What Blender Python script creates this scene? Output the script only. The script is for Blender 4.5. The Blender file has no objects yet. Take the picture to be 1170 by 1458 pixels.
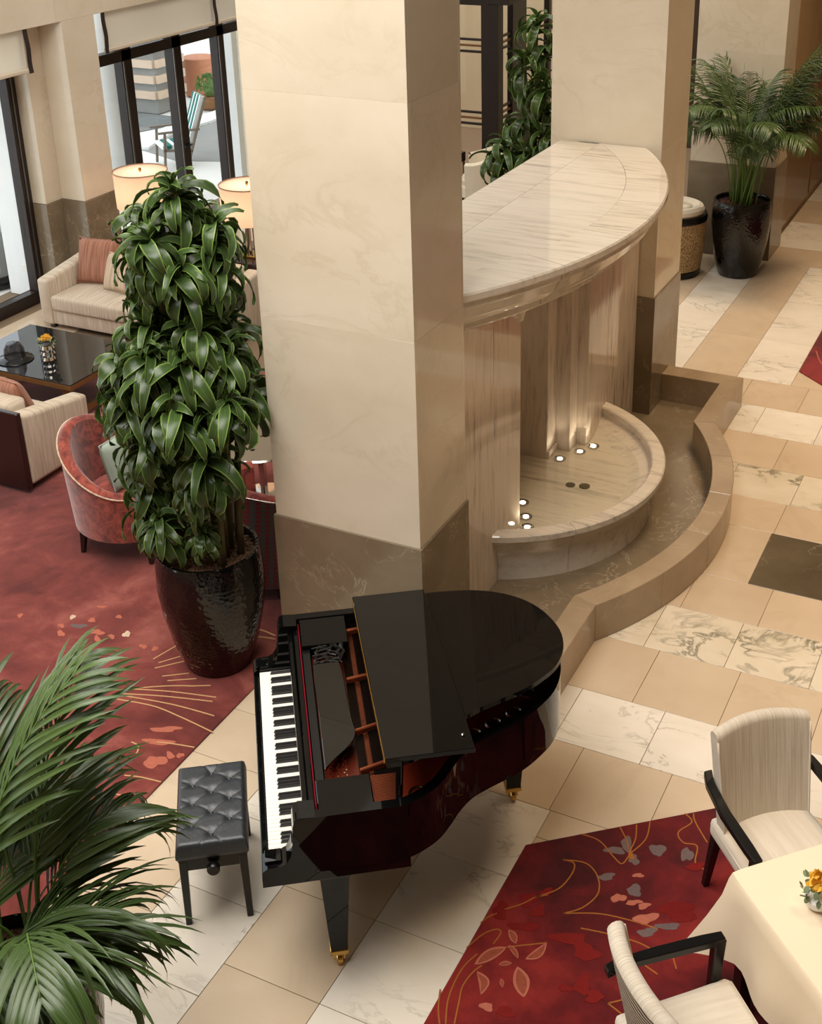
import bpy, bmesh, math, random
from math import sin, cos, pi, sqrt, atan2, radians
from mathutils import Vector, Matrix, Euler

random.seed(11)
S = bpy.context.scene
COL = S.collection

# ------------------------------------------------------------------ camera
F, CX, CY, CAMZ = 1823.2476, 643.9858, 517.1599, 4.76
RM = Matrix(((0.90133592, 0.43284832, -0.01535838),
             (0.16087708, -0.36750196, -0.91600266),
             (-0.40213445, 0.82315529, -0.4008781)))          # world -> camera (x right, y down, z forward)
cam_data = bpy.data.cameras.new('camera')
cam = bpy.data.objects.new('camera', cam_data)
COL.objects.link(cam)
r = RM.transposed()
cam.matrix_world = Matrix((
    (r[0][0], -r[0][1], -r[0][2], 0.0),
    (r[1][0], -r[1][1], -r[1][2], 0.0),
    (r[2][0], -r[2][1], -r[2][2], CAMZ),
    (0, 0, 0, 1)))
cam_data.sensor_fit = 'VERTICAL'
cam_data.sensor_height = 36.0
cam_data.lens = 36.0 * F / 1458.0
cam_data.shift_x = (585.0 - CX) / 1458.0
cam_data.shift_y = (CY - 729.0) / 1458.0
cam_data.clip_start = 0.05
cam_data.clip_end = 200
S.camera = cam

def un(px, py, z=0.0):
    """photo pixel -> point on the horizontal plane z"""
    d = r @ Vector(((px - CX) / F, (py - CY) / F, 1.0))
    t = (z - CAMZ) / d.z
    return Vector((d.x * t, d.y * t, z))

# ------------------------------------------------------------------ world, lamps, exposure
W = bpy.data.worlds.new('world')
S.world = W
W.use_nodes = True
bg = W.node_tree.nodes['Background']
bg.inputs[0].default_value = (0.86, 0.94, 1.0, 1)
bg.inputs[1].default_value = 2.2
S.view_settings.view_transform = 'Standard'
S.view_settings.look = 'None'
S.view_settings.gamma = 1.0
S.view_settings.use_curve_mapping = False
S.view_settings.exposure = 0.10

def area(name, loc, size, power, colour, rot=(0, 0, 0), size_y=None, spread=180):
    l = bpy.data.lights.new(name, 'AREA')
    l.energy = power
    l.color = colour
    l.size = size
    l.spread = radians(spread)
    if size_y:
        l.shape = 'RECTANGLE'
        l.size_y = size_y
    o = bpy.data.objects.new(name, l)
    o.location = loc
    o.rotation_euler = rot
    COL.objects.link(o)
    return o

WARM = (1.0, 0.74, 0.48)
NEUT = (1.0, 0.955, 0.89)
area('ceiling_lamp_dining_offscreen', (0.4, 6.2, 7.3), 1.6, 44, WARM, spread=75)
area('ceiling_lamp_fountain_offscreen', (-0.9, 9.4, 7.3), 1.4, 46, WARM, spread=75)
area('ceiling_lamp_piano_offscreen', (-3.5, 2.0, 7.3), 4.5, 600, NEUT)
area('ceiling_lamp_lounge_offscreen', (-6.2, 5.4, 7.3), 4.0, 260, NEUT)
area('ceiling_lamp_hall_offscreen', (-1.4, 13.0, 7.3), 1.6, 90, WARM, spread=90)
area('ceiling_lamp_passage_offscreen', (-5.6, 11.6, 7.3), 2.6, 175, NEUT)
area('ceiling_lamp_back_offscreen', (-7.2, 16.9, 7.3), 2.2, 150, NEUT, spread=100)
# ------------------------------------------------------------------ helpers
def srgb(r_, g_, b_):
    def f(c):
        c /= 255.0
        return c / 12.92 if c <= 0.04045 else ((c + 0.055) / 1.055) ** 2.4
    return (f(r_), f(g_), f(b_), 1.0)

class MB:
    """collects shapes, builds ONE mesh object"""
    def __init__(self):
        self.v, self.f, self.uv = [], [], None
    def add(self, vs, fs):
        n = len(self.v)
        self.v += [tuple(p) for p in vs]
        self.f += [tuple(i + n for i in q) for q in fs]
        return self
    def box(self, x0, x1, y0, y1, z0, z1):
        return self.add([(x0, y0, z0), (x1, y0, z0), (x1, y1, z0), (x0, y1, z0), (x0, y0, z1), (x1, y0, z1), (x1, y1, z1), (x0, y1, z1)],
                        [(3, 2, 1, 0), (4, 5, 6, 7), (0, 1, 5, 4), (1, 2, 6, 5), (2, 3, 7, 6), (3, 0, 4, 7)])
    def hexa(self, b, t):
        return self.add(list(b) + list(t), [(3, 2, 1, 0), (4, 5, 6, 7), (0, 1, 5, 4), (1, 2, 6, 5), (2, 3, 7, 6), (3, 0, 4, 7)])
    def bar(self, a, b, w, h, up=(0, 0, 1)):
        a, b = Vector(a), Vector(b)
        d = (b - a).normalized()
        s = d.cross(Vector(up))
        if s.length < 1e-4:
            s = d.cross(Vector((1, 0, 0)))
        s.normalize()
        n = s.cross(d).normalized()
        s, n = s * w / 2, n * h / 2
        return self.hexa([a - s - n, a + s - n, a + s + n, a - s + n], [b - s - n, b + s - n, b + s + n, b - s + n])
    def prism(self, pts, z0, z1):
        n = len(pts)
        vs = [(p[0], p[1], z0) for p in pts] + [(p[0], p[1], z1) for p in pts]
        fs = [tuple(range(n - 1, -1, -1)), tuple(range(n, 2 * n))]
        fs += [(i, (i + 1) % n, (i + 1) % n + n, i + n) for i in range(n)]
        return self.add(vs, fs)
    def lathe(self, prof, n=24, c=(0, 0, 0), a0=0, a1=2 * pi, cap=True):
        full = abs(a1 - a0 - 2 * pi) < 1e-6
        m = n if full else n + 1
        vs, fs = [], []
        for rr, z in prof:
            for i in range(m):
                a = a0 + (a1 - a0) * i / n
                vs.append((c[0] + rr * cos(a), c[1] + rr * sin(a), c[2] + z))
        for j in range(len(prof) - 1):
            for i in range(n):
                k = (i + 1) % m
                fs.append((j * m + i, j * m + k, (j + 1) * m + k, (j + 1) * m + i))
        if full and cap:
            if prof[0][0] > 1e-5:
                fs.append(tuple(range(m - 1, -1, -1)))
            if prof[-1][0] > 1e-5:
                fs.append(tuple((len(prof) - 1) * m + i for i in range(m)))
        if not full:
            kk = len(prof) - (1 if prof[0] == prof[-1] else 0)
            fs.append(tuple(j * m for j in range(kk)))
            fs.append(tuple(j * m + m - 1 for j in range(kk - 1, -1, -1)))
        return self.add(vs, fs)
    def tube(self, path, rad, n=8, closed=False):
        path = [Vector(p) for p in path]
        m = len(path)
        rads = [rad(i / (m - 1)) for i in range(m)] if callable(rad) else [rad] * m
        vs, fs = [], []
        prev = None
        for i in range(m):
            t = (path[(i + 1) % m if closed else min(i + 1, m - 1)] - path[i - 1 if closed else max(i - 1, 0)]).normalized()
            if prev is None:
                prev = t.orthogonal().normalized()
            s = (prev - t * prev.dot(t))
            s = s.normalized() if s.length > 1e-6 else t.orthogonal().normalized()
            prev = s
            q = t.cross(s)
            for k in range(n):
                a = 2 * pi * k / n
                vs.append(path[i] + (s * cos(a) + q * sin(a)) * rads[i])
        for i in range(m if closed else m - 1):
            j = (i + 1) % m
            for k in range(n):
                fs.append((i * n + k, i * n + (k + 1) % n, j * n + (k + 1) % n, j * n + k))
        if not closed:
            fs.append(tuple(range(n - 1, -1, -1)))
            fs.append(tuple((m - 1) * n + k for k in range(n)))
        return self.add(vs, fs)
    def grid(self, fn, nu, nv):
        vs = [fn(i / nu, j / nv) for j in range(nv + 1) for i in range(nu + 1)]
        fs = [(j * (nu + 1) + i, j * (nu + 1) + i + 1, (j + 1) * (nu + 1) + i + 1, (j + 1) * (nu + 1) + i) for j in range(nv) for i in range(nu)]
        return self.add(vs, fs)
    def pad(self, x0, x1, y0, y1, z0, z1, r_=0.04, n=3, puff=0.0):
        """upholstered block: box with well rounded edges, optionally crowned on top"""
        bm = bmesh.new()
        t = MB().box(x0, x1, y0, y1, z0, z1)
        vv = [bm.verts.new(p) for p in t.v]
        for q in t.f:
            bm.faces.new([vv[i] for i in q])
        bmesh.ops.bevel(bm, geom=list(bm.edges), offset=r_, segments=n, profile=0.6, affect='EDGES')
        if puff:
            bmesh.ops.subdivide_edges(bm, edges=[e for e in bm.edges if e.calc_length() > 2.5 * r_], cuts=4, use_grid_fill=True)
            cx_, cy_ = (x0 + x1) / 2, (y0 + y1) / 2
            for p in bm.verts:
                k = max(0, 1 - ((p.co.x - cx_) / (x1 - x0) * 2) ** 2) * max(0, 1 - ((p.co.y - cy_) / (y1 - y0) * 2) ** 2)
                if p.co.z > z0 + (z1 - z0) * .6:
                    p.co.z += puff * sqrt(k)
        bm.verts.index_update()
        vs = [p.co.copy() for p in bm.verts]
        fs = [tuple(p.index for p in q.verts) for q in bm.faces]
        bm.free()
        return self.add(vs, fs)
    def xf(self, m):
        self.v = [tuple(m @ Vector(p)) for p in self.v]
        return self
    def mesh(self, name, mat=None, smooth=None, bevel=0, seg=1):
        me = bpy.data.meshes.new(name)
        me.from_pydata(self.v, [], self.f)
        bm = bmesh.new()
        bm.from_mesh(me)
        if not self.uv and len(bm.verts) < 60000:
            bmesh.ops.remove_doubles(bm, verts=bm.verts, dist=1e-6)
        bmesh.ops.recalc_face_normals(bm, faces=bm.faces)
        if bevel:
            bmesh.ops.bevel(bm, geom=[e for e in bm.edges if len(e.link_faces) == 2 and e.calc_face_angle(0) > 0.5], offset=bevel, segments=seg, profile=0.6, affect='EDGES', clamp_overlap=True)
        bm.to_mesh(me)
        bm.free()
        if self.uv:
            ul = me.uv_layers.new(name='UVMap')
            for lp in me.loops:
                ul.data[lp.index].uv = self.uv[lp.vertex_index]
        if mat:
            me.materials.append(mat)
        if smooth is not None:
            me.shade_smooth()
            if smooth < 3.1:
                me.set_sharp_from_angle(angle=smooth)
        return me
    def build(self, name, mat, parent=None, smooth=None, bevel=0, seg=1, loc=None):
        return link(name, self.mesh(name, mat, smooth, bevel, seg), parent, loc)

def link(name, me, parent=None, loc=None):
    o = bpy.data.objects.new(name, me)
    COL.objects.link(o)
    if parent is not None:
        o.parent = parent
    if loc is not None:
        o.location = loc
    return o

def tag(o, label, cat, group=None, kind=None):
    o['label'] = label
    if cat:
        o['category'] = cat
    if group:
        o['group'] = group
    if kind:
        o['kind'] = kind
    return o

def thing(name, label, cat, loc=(0, 0, 0), rz=0.0, group=None, kind=None):
    o = bpy.data.objects.new(name, None)
    COL.objects.link(o)
    o.location = loc
    o.rotation_euler = (0, 0, rz)
    o.empty_display_size = 0.1
    return tag(o, label, cat, group, kind)

def copy_tree(o, parent=None):
    c = o.copy()
    COL.objects.link(c)
    c.parent = parent
    for ch in list(o.children):
        copy_tree(ch, c)
    return c

def struct(o, label):
    o['kind'] = 'structure'
    o['label'] = label
    return o

SM = 0.6     # auto smooth angle

# ------------------------------------------------------------------ materials
class NT:
    def __init__(self, name):
        self.m = bpy.data.materials.new(name)
        self.m.use_nodes = True
        self.t = self.m.node_tree
        self.b = self.t.nodes['Principled BSDF']
        self.out = self.t.nodes['Material Output']
    def n(self, typ, **kw):
        nd = self.t.nodes.new(typ)
        for k, v in kw.items():
            if k.startswith('i_'):
                key = k[2:]
                key = int(key) if key.isdigit() else key.replace('_', ' ')
                if hasattr(v, 'is_linked') or isinstance(v, bpy.types.NodeSocket):
                    self.t.links.new(v, nd.inputs[key])
                else:
                    nd.inputs[key].default_value = v
            else:
                setattr(nd, k, v)
        return nd
    def l(self, a, b):
        self.t.links.new(a, b)
    def math(self, op, a, b=0.0, c=None):
        nd = self.n('ShaderNodeMath', operation=op)
        for i, x in enumerate((a, b) if c is None else (a, b, c)):
            if isinstance(x, bpy.types.NodeSocket):
                self.l(x, nd.inputs[i])
            else:
                nd.inputs[i].default_value = x
        return nd.outputs[0]
    def mix(self, fac, a, b):
        nd = self.n('ShaderNodeMix', data_type='RGBA')
        for key, x in ((0, fac), (6, a), (7, b)):
            if isinstance(x, bpy.types.NodeSocket):
                self.l(x, nd.inputs[key])
            else:
                nd.inputs[key].default_value = x
        return nd.outputs[2]
    def ramp(self, fac, stops):
        nd = self.n('ShaderNodeValToRGB')
        self.l(fac, nd.inputs[0])
        e = nd.color_ramp.elements
        while len(e) < len(stops):
            e.new(0.5)
        for i, (p, c) in enumerate(stops):
            e[i].position = p
            e[i].color = c if len(c) == 4 else (*c, 1)
        return nd.outputs[0]
    def coord(self, rnd=True, scale=(1, 1, 1), rot=(0, 0, 0), world=False):
        tc = self.n('ShaderNodeTexCoord')
        mp = self.n('ShaderNodeMapping')
        mp.inputs['Scale'].default_value = scale
        mp.inputs['Rotation'].default_value = rot
        if world:
            g = self.n('ShaderNodeNewGeometry')
            self.l(g.outputs['Position'], mp.inputs[0])
        else:
            self.l(tc.outputs['Object'], mp.inputs[0])
        if rnd:
            oi = self.n('ShaderNodeObjectInfo')
            mm = self.math('MULTIPLY', oi.outputs['Random'], 37.0)
            cb = self.n('ShaderNodeCombineXYZ')
            for i in range(3):
                self.l(mm, cb.inputs[i])
            self.l(cb.outputs[0], mp.inputs['Location'])
        return mp.outputs[0]
    def noise(self, vec, scale, detail=4, rough=0.55, dist=0.0):
        nd = self.n('ShaderNodeTexNoise')
        self.l(vec, nd.inputs['Vector'])
        nd.inputs['Scale'].default_value = scale
        nd.inputs['Detail'].default_value = detail
        nd.inputs['Roughness'].default_value = rough
        nd.inputs['Distortion'].default_value = dist
        return nd.outputs['Fac']
    def bump(self, h, strength, dist=0.01):
        nd = self.n('ShaderNodeBump')
        nd.inputs['Strength'].default_value = strength
        nd.inputs['Distance'].default_value = dist
        self.l(h, nd.inputs['Height'])
        self.l(nd.outputs[0], self.b.inputs['Normal'])
    def set(self, **kw):
        for k, v in kw.items():
            s = self.b.inputs[k.replace('_', ' ')]
            if isinstance(v, bpy.types.NodeSocket):
                self.l(v, s)
            else:
                s.default_value = v
        return self

def plain(name, col, rough=0.5, metal=0.0, coat=0.0, spec=0.5, var=0.0, scale=20, bump=0.0):
    a = NT(name)
    a.set(Roughness=rough, Metallic=metal, Coat_Weight=coat, Specular_IOR_Level=spec)
    if var or bump:
        v = a.coord()
        nz = a.noise(v, scale)
        if var:
            lo = tuple(c * (1 - var) for c in col[:3]) + (1,)
            hi = tuple(min(1, c * (1 + var)) for c in col[:3]) + (1,)
            a.set(Base_Color=a.mix(nz, lo, hi))
        else:
            a.set(Base_Color=col)
        if bump:
            a.bump(nz, bump)
    else:
        a.set(Base_Color=col)
    return a.m

def marble(name, base, dark, vein, veinw=0.03, veins=2.0, rough=0.13, cloud=1.5, veinamt=0.6, spread=0.10, rnd=True, rot=(0, 0, 0.5), sc=(1, 1, 1), bump=0.0):
    a = NT(name)
    v = a.coord(rnd, sc, rot)
    cl = a.noise(v, cloud, 5, 0.6)
    col = a.mix(a.ramp(cl, [(0.3, (0, 0, 0)), (0.75, (1, 1, 1))]), base, dark)
    vn = a.noise(v, veins, 7, 0.62, 0.9)
    d = a.math('ABSOLUTE', a.math('SUBTRACT', vn, 0.5))
    line = a.ramp(d, [(0.0, (1, 1, 1)), (veinw, (0, 0, 0))])
    msk = a.ramp(a.noise(v, cloud * 0.8, 3), [(0.42, (0, 0, 0)), (0.62, (1, 1, 1))])
    col = a.mix(a.math('MULTIPLY', a.math('MULTIPLY', line, msk), veinamt), col, vein)
    oi = a.n('ShaderNodeObjectInfo')
    tone = a.math('ADD', a.math('MULTIPLY', oi.outputs['Random'], spread), 1 - spread / 2)
    hs = a.n('ShaderNodeHueSaturation')
    a.l(tone, hs.inputs['Value'])
    a.l(col, hs.inputs['Color'])
    a.set(Base_Color=hs.outputs[0], Roughness=rough, Specular_IOR_Level=0.5)
    if bump:
        a.bump(a.noise(v, 60, 4), bump)
    return a.m

M = {}
M['white_marble'] = marble('white_marble', srgb(226, 218, 205), srgb(212, 202, 186), srgb(128, 122, 110), 0.022, 1.7, 0.13, 1.6, 0.55, 0.08, sc=(1, 2.0, 1), rot=(0, 0, 0.5))
M['green_marble'] = marble('green_vein_marble', srgb(220, 209, 190), srgb(202, 189, 164), srgb(96, 94, 74), 0.05, 2.6, 0.16, 2.0, 0.85, 0.06, sc=(1, 1.5, 1), rot=(0, 0, 0.9))
M['peach_stone'] = marble('peach_stone', srgb(203, 184, 159), srgb(192, 171, 145), srgb(180, 159, 132), 0.05, 1.2, 0.13, 2.0, 0.3, 0.07)
M['dark_tile'] = marble('dark_tile', srgb(104, 92, 72), srgb(84, 73, 56), srgb(150, 138, 116), 0.012, 2.2, 0.14, 2.0, 0.7, 0.05)
M['column'] = marble('column_marble', srgb(224, 213, 194), srgb(208, 195, 171), srgb(194, 178, 150), 0.03, 1.4, 0.07, 1.1, 0.35, 0.05, sc=(1, 1, 1.3))
M['dado'] = marble('dado_marble', srgb(134, 120, 99), srgb(112, 98, 79), srgb(186, 174, 150), 0.010, 2.6, 0.12, 2.2, 0.65, 0.05)
M['curb'] = marble('curb_marble', srgb(170, 150, 124), srgb(146, 126, 101), srgb(200, 184, 156), 0.010, 1.9, 0.10, 2.2, 0.4, 0.06)
M['grout'] = plain('grout', srgb(120, 100, 78), 0.8)

def striped_marble(name, base, streak, rough=0.12, along=(5.5, 5.5, 0.5), amt=0.85, rot=(0.0, 0.18, 0)):
    a = NT(name)
    v = a.coord(True, along, rot)
    s1 = a.noise(v, 2.6, 8, 0.72, 0.35)
    v2 = a.coord(True, (0.9, 0.9, 0.9))
    big = a.noise(v2, 1.3, 3)
    k = a.ramp(s1, [(0.47, (0, 0, 0)), (0.56, (0.35, 0.35, 0.35)), (0.66, (1, 1, 1))])
    k = a.math('MULTIPLY', k, a.ramp(big, [(0.35, (0.15, 0.15, 0.15)), (0.65, (1, 1, 1))]))
    warm = a.mix(big, base, tuple(c * f for c, f in zip(base[:3], (0.93, 0.87, 0.78))) + (1,))
    a.set(Base_Color=a.mix(a.math('MULTIPLY', k, amt), warm, streak), Roughness=rough)
    return a.m
M['fountain'] = striped_marble('fountain_marble', srgb(222, 210, 197), srgb(108, 92, 82), 0.08, (9, 9, 0.8), 0.95, (0.25, 0.25, 0))
M['fountain_h'] = striped_marble('fountain_marble_level', srgb(224, 217, 206), srgb(150, 143, 134), 0.06, (0.7, 7.0, 7.0), 0.8, (0, 0, -0.05))
M['basin_h'] = striped_marble('basin_marble', srgb(220, 211, 197), srgb(128, 119, 105), 0.10, (0.8, 6.0, 8.0), 0.85, (0.15, 0, 0.35))

M['lacquer'] = plain('black_lacquer', (0.003, 0.003, 0.003, 1), 0.02, 0, 0.0, 0.22)
M['desk_lacquer'] = plain('glossy_black_desk', (0.003, 0.003, 0.003, 1), 0.02, spec=0.6)
M['satin_black'] = plain('satin_black', (0.005, 0.005, 0.005, 1), 0.25, spec=0.35, var=0.2, scale=30)
M['dark_wood'] = plain('dark_lacquered_wood', srgb(34, 22, 18), 0.22, var=0.3, scale=9)
M['mahogany'] = plain('dark_wood_panel', srgb(40, 20, 17), 0.25, var=0.3, scale=6)
M['brass'] = plain('brass', srgb(200, 160, 88), 0.22, 1.0)
M['copper'] = plain('copper_plate', srgb(140, 72, 44), 0.35, 0.7, var=0.15, scale=12)
M['soundboard'] = plain('red_brown_soundboard', srgb(104, 36, 20), 0.2, var=0.3, scale=8, coat=0.3)
M['string'] = plain('dark_string_wire', srgb(60, 40, 30), 0.3, 0.8)
M['felt'] = plain('red_felt', srgb(110, 14, 28), 0.9, spec=0.1)
M['ivory'] = plain('white_key', srgb(238, 232, 222), 0.2)
M['ebony'] = plain('black_key', (0.01, 0.01, 0.01, 1), 0.25)
M['leather'] = plain('black_leather', srgb(40, 44, 48), 0.40, spec=0.6, var=0.25, scale=60, bump=0.12)
M['chrome'] = plain('silver_metal', srgb(200, 196, 190), 0.14, 1.0)
M['gold_wood'] = plain('bronze_table_frame', srgb(126, 88, 50), 0.35, 0.3, var=0.2)
M['black_glass'] = plain('black_glass', (0.012, 0.012, 0.013, 1), 0.02, spec=0.8)
M['frame'] = plain('dark_bronze_frame', srgb(40, 30, 26), 0.35, 0.2, var=0.15)
M['steel'] = plain('grey_steel_profile', srgb(120, 118, 114), 0.3, 0.8)
M['white_paint'] = plain('white_render', srgb(232, 234, 232), 0.7, var=0.04, scale=4)
M['cream_wall'] = plain('cream_wall', srgb(220, 203, 172), 0.6, var=0.05, scale=2)
M['beige_wall'] = plain('beige_wall', srgb(178, 150, 112), 0.55, var=0.05, scale=2)
M['dark_panel'] = plain('dark_brown_wall', srgb(66, 50, 38), 0.4, var=0.1, scale=2)
M['brown_panel'] = plain('brown_wall_panel', srgb(120, 88, 58), 0.2, var=0.12, scale=3)
M['ceiling'] = plain('ceiling_paint', srgb(46, 38, 32), 0.8, var=0.03, scale=1)
M['blind'] = plain('cream_blind_fabric', srgb(226, 214, 194), 0.85, var=0.05, scale=40, spec=0.1)
M['blind_tape'] = plain('dark_brown_tape', srgb(42, 28, 24), 0.8)
M['terrace'] = plain('pale_terrace_stone', srgb(226, 224, 218), 0.7, var=0.06, scale=2)
M['grey_stone'] = plain('grey_stone', srgb(140, 140, 136), 0.6, var=0.15, scale=5)
M['plank'] = plain('pale_timber_plank', srgb(214, 190, 166), 0.6, var=0.15, scale=4)
M['terracotta'] = plain('terracotta', srgb(196, 130, 96), 0.6, var=0.1)
M['bark'] = plain('plant_cane', srgb(92, 84, 52), 0.7, var=0.4, scale=30, bump=0.3)
M['stem'] = plain('palm_stem', srgb(84, 112, 44), 0.45, var=0.25, scale=12)
M['pebble'] = plain('brown_pebbles', srgb(112, 80, 56), 0.75, var=0.5, scale=55)
M['red_pebble'] = plain('dark_red_clay_pebbles', srgb(74, 38, 26), 0.75, var=0.5, scale=55)
M['teal'] = plain('teal_cushion_fabric', srgb(30, 120, 110), 0.8)
M['teak'] = plain('weathered_teak', srgb(120, 108, 96), 0.7, var=0.2)
M['yellow'] = plain('yellow_petal', srgb(226, 176, 60), 0.6, var=0.15, scale=40)
M['sage'] = plain('sage_leaf', srgb(112, 128, 92), 0.6, var=0.25, scale=30)
M['shrub'] = plain('shrub_leaf', srgb(86, 120, 56), 0.6, var=0.35, scale=20)
M['drain'] = plain('bronze_drain', srgb(96, 88, 70), 0.35, 0.4)

def hammered():
    a = NT('hammered_black_glaze')
    v = a.coord(False)
    vo = a.n('ShaderNodeTexVoronoi')
    a.l(v, vo.inputs['Vector'])
    vo.inputs['Scale'].default_value = 42
    a.set(Base_Color=(0.003, 0.003, 0.003, 1), Roughness=0.10)
    a.bump(a.math('ADD', vo.outputs['Distance'], a.math('MULTIPLY', a.noise(v, 25, 2), 0.6)), 0.22, 0.01)
    return a.m
M['pot'] = hammered()

def fabric(name, c1, c2, scale=140, axis=0, rough=0.85, stripe=0.5):
    """woven cloth with fine irregular stripes"""
    a = NT(name)
    sc = [3, 3, 3]
    sc[axis] = scale
    v = a.coord(False, tuple(sc))
    s = a.noise(v, 1.0, 3, 0.6)
    k = a.ramp(s, [(0.38, (0, 0, 0)), (0.62, (1, 1, 1))])
    a.set(Base_Color=a.mix(k, c1, c2), Roughness=rough, Specular_IOR_Level=0.2, Sheen_Weight=0.15)
    v2 = a.coord(False, (220, 220, 220))
    a.bump(a.math('ADD', a.math('MULTIPLY', k, 0.6), a.noise(v2, 1.0, 1)), 0.25, 0.004)
    return a.m
M['sofa_x'] = fabric('cream_striped_weave', srgb(204, 190, 170), srgb(180, 163, 140), 70, 0)
M['sofa_y'] = fabric('cream_striped_weave_side', srgb(204, 190, 170), srgb(180, 163, 140), 70, 1)
M['chair_fab'] = fabric('ivory_striped_weave', srgb(204, 195, 180), srgb(186, 174, 156), 150, 1)
M['seat_fab'] = fabric('ivory_seat_weave', srgb(212, 202, 186), srgb(204, 193, 176), 60, 1)
M['pink_fab'] = fabric('dusty_pink_crinkle', srgb(170, 120, 98), srgb(140, 94, 74), 60, 0)
M['oat_fab'] = fabric('oat_ribbed_weave', srgb(206, 186, 160), srgb(176, 150, 124), 60, 0)
M['mint_fab'] = plain('pale_mint_velvet', srgb(150, 162, 150), 0.7, var=0.15, scale=8, spec=0.2)
M['cloth'] = plain('cream_tablecloth', srgb(232, 214, 186), 0.85, var=0.02, scale=30, spec=0.15)
M['rattan_cushion'] = plain('cream_cushion', srgb(220, 208, 186), 0.8, var=0.05)

def herringbone():
    a = NT('black_ivory_zigzag_weave')
    v = a.coord(False)
    sx = a.n('ShaderNodeSeparateXYZ'); a.l(v, sx.inputs[0])
    zig = a.math('PINGPONG', a.math('MULTIPLY', sx.outputs[0], 40.0), 0.5)
    w = a.math('FRACT', a.math('ADD', a.math('MULTIPLY', sx.outputs[2], 42.0), zig))
    k = a.math('GREATER_THAN', w, 0.52)
    a.set(Base_Color=a.mix(k, srgb(52, 48, 46), srgb(206, 196, 180)), Roughness=0.85, Specular_IOR_Level=0.2)
    return a.m
M['zigzag'] = herringbone()

def velvet():
    a = NT('brick_red_crushed_velvet')
    v = a.coord(False)
    n1 = a.noise(v, 11, 6, 0.65, 1.6)
    a.set(Base_Color=a.mix(a.ramp(n1, [(0.35, (0, 0, 0)), (0.66, (1, 1, 1))]), srgb(94, 29, 21), srgb(166, 76, 58)), Roughness=0.6, Sheen_Weight=0.5, Specular_IOR_Level=0.2)
    a.bump(n1, 0.2, 0.01)
    return a.m
M['velvet'] = velvet()

def plaid():
    a = NT('red_teal_plaid')
    v = a.coord(False)
    sx = a.n('ShaderNodeSeparateXYZ'); a.l(v, sx.inputs[0])
    p = a.math('GREATER_THAN', a.math('FRACT', a.math('MULTIPLY', sx.outputs[0], 30.0)), 0.5)
    q = a.math('GREATER_THAN', a.math('FRACT', a.math('MULTIPLY', sx.outputs[2], 30.0)), 0.55)
    c = a.mix(p, srgb(140, 46, 48), srgb(96, 92, 90))
    c = a.mix(a.math('MULTIPLY', q, 0.6), c, srgb(82, 96, 98))
    a.set(Base_Color=c, Roughness=0.85)
    return a.m
M['plaid'] = plaid()

def rattan():
    a = NT('tan_woven_rattan')
    v = a.coord(False)
    vo = a.n('ShaderNodeTexVoronoi'); a.l(v, vo.inputs['Vector']); vo.inputs['Scale'].default_value = 95
    a.set(Base_Color=a.mix(a.ramp(vo.outputs['Distance'], [(0.2, (0, 0, 0)), (0.7, (1, 1, 1))]), srgb(208, 180, 130), srgb(112, 82, 48)), Roughness=0.6)
    a.bump(vo.outputs['Distance'], 0.6, 0.01)
    return a.m
M['rattan'] = rattan()

def rug(name, lo, mid, hi):
    a = NT(name)
    v = a.coord(False)
    n1 = a.noise(v, 0.9, 5, 0.62, 0.6)
    n2 = a.noise(v, 3.5, 5, 0.7, 0.5)
    fac = a.math('ADD', a.math('MULTIPLY', n1, 0.65), a.math('MULTIPLY', n2, 0.35))
    c = a.ramp(fac, [(0.40, lo), (0.5, mid), (0.61, hi)])
    pile = a.noise(v, 260, 2)
    c = a.mix(a.math('MULTIPLY', pile, 0.35), c, tuple(x * 0.5 for x in mid[:3]) + (1,))
    a.set(Base_Color=c, Roughness=0.95, Specular_IOR_Level=0.05, Sheen_Weight=0.25)
    a.bump(pile, 0.5, 0.006)
    return a.m
M['rug_dark'] = rug('crimson_rug_pile', srgb(58, 10, 14), srgb(100, 20, 22), srgb(140, 38, 34))
M['rug_light'] = rug('brick_red_rug_pile', srgb(90, 33, 30), srgb(124, 55, 48), srgb(160, 90, 78))
M['rug_gold'] = plain('gold_rug_thread', srgb(150, 92, 46), 0.9, spec=0.05, var=0.15, scale=80)
M['rug_pink'] = plain('pale_pink_rug_pile', srgb(168, 98, 80), 0.95, spec=0.05, var=0.2, scale=60)
M['rug_cream'] = plain('cream_rug_thread', srgb(186, 146, 104), 0.9, spec=0.05, var=0.15, scale=80)
M['rug_coral'] = plain('coral_rug_pile', srgb(114, 31, 29), 0.95, spec=0.05, var=0.2, scale=60)
M['rug_grey'] = plain('grey_rug_pile', srgb(104, 88, 86), 0.95, spec=0.05, var=0.2, scale=60)

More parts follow.
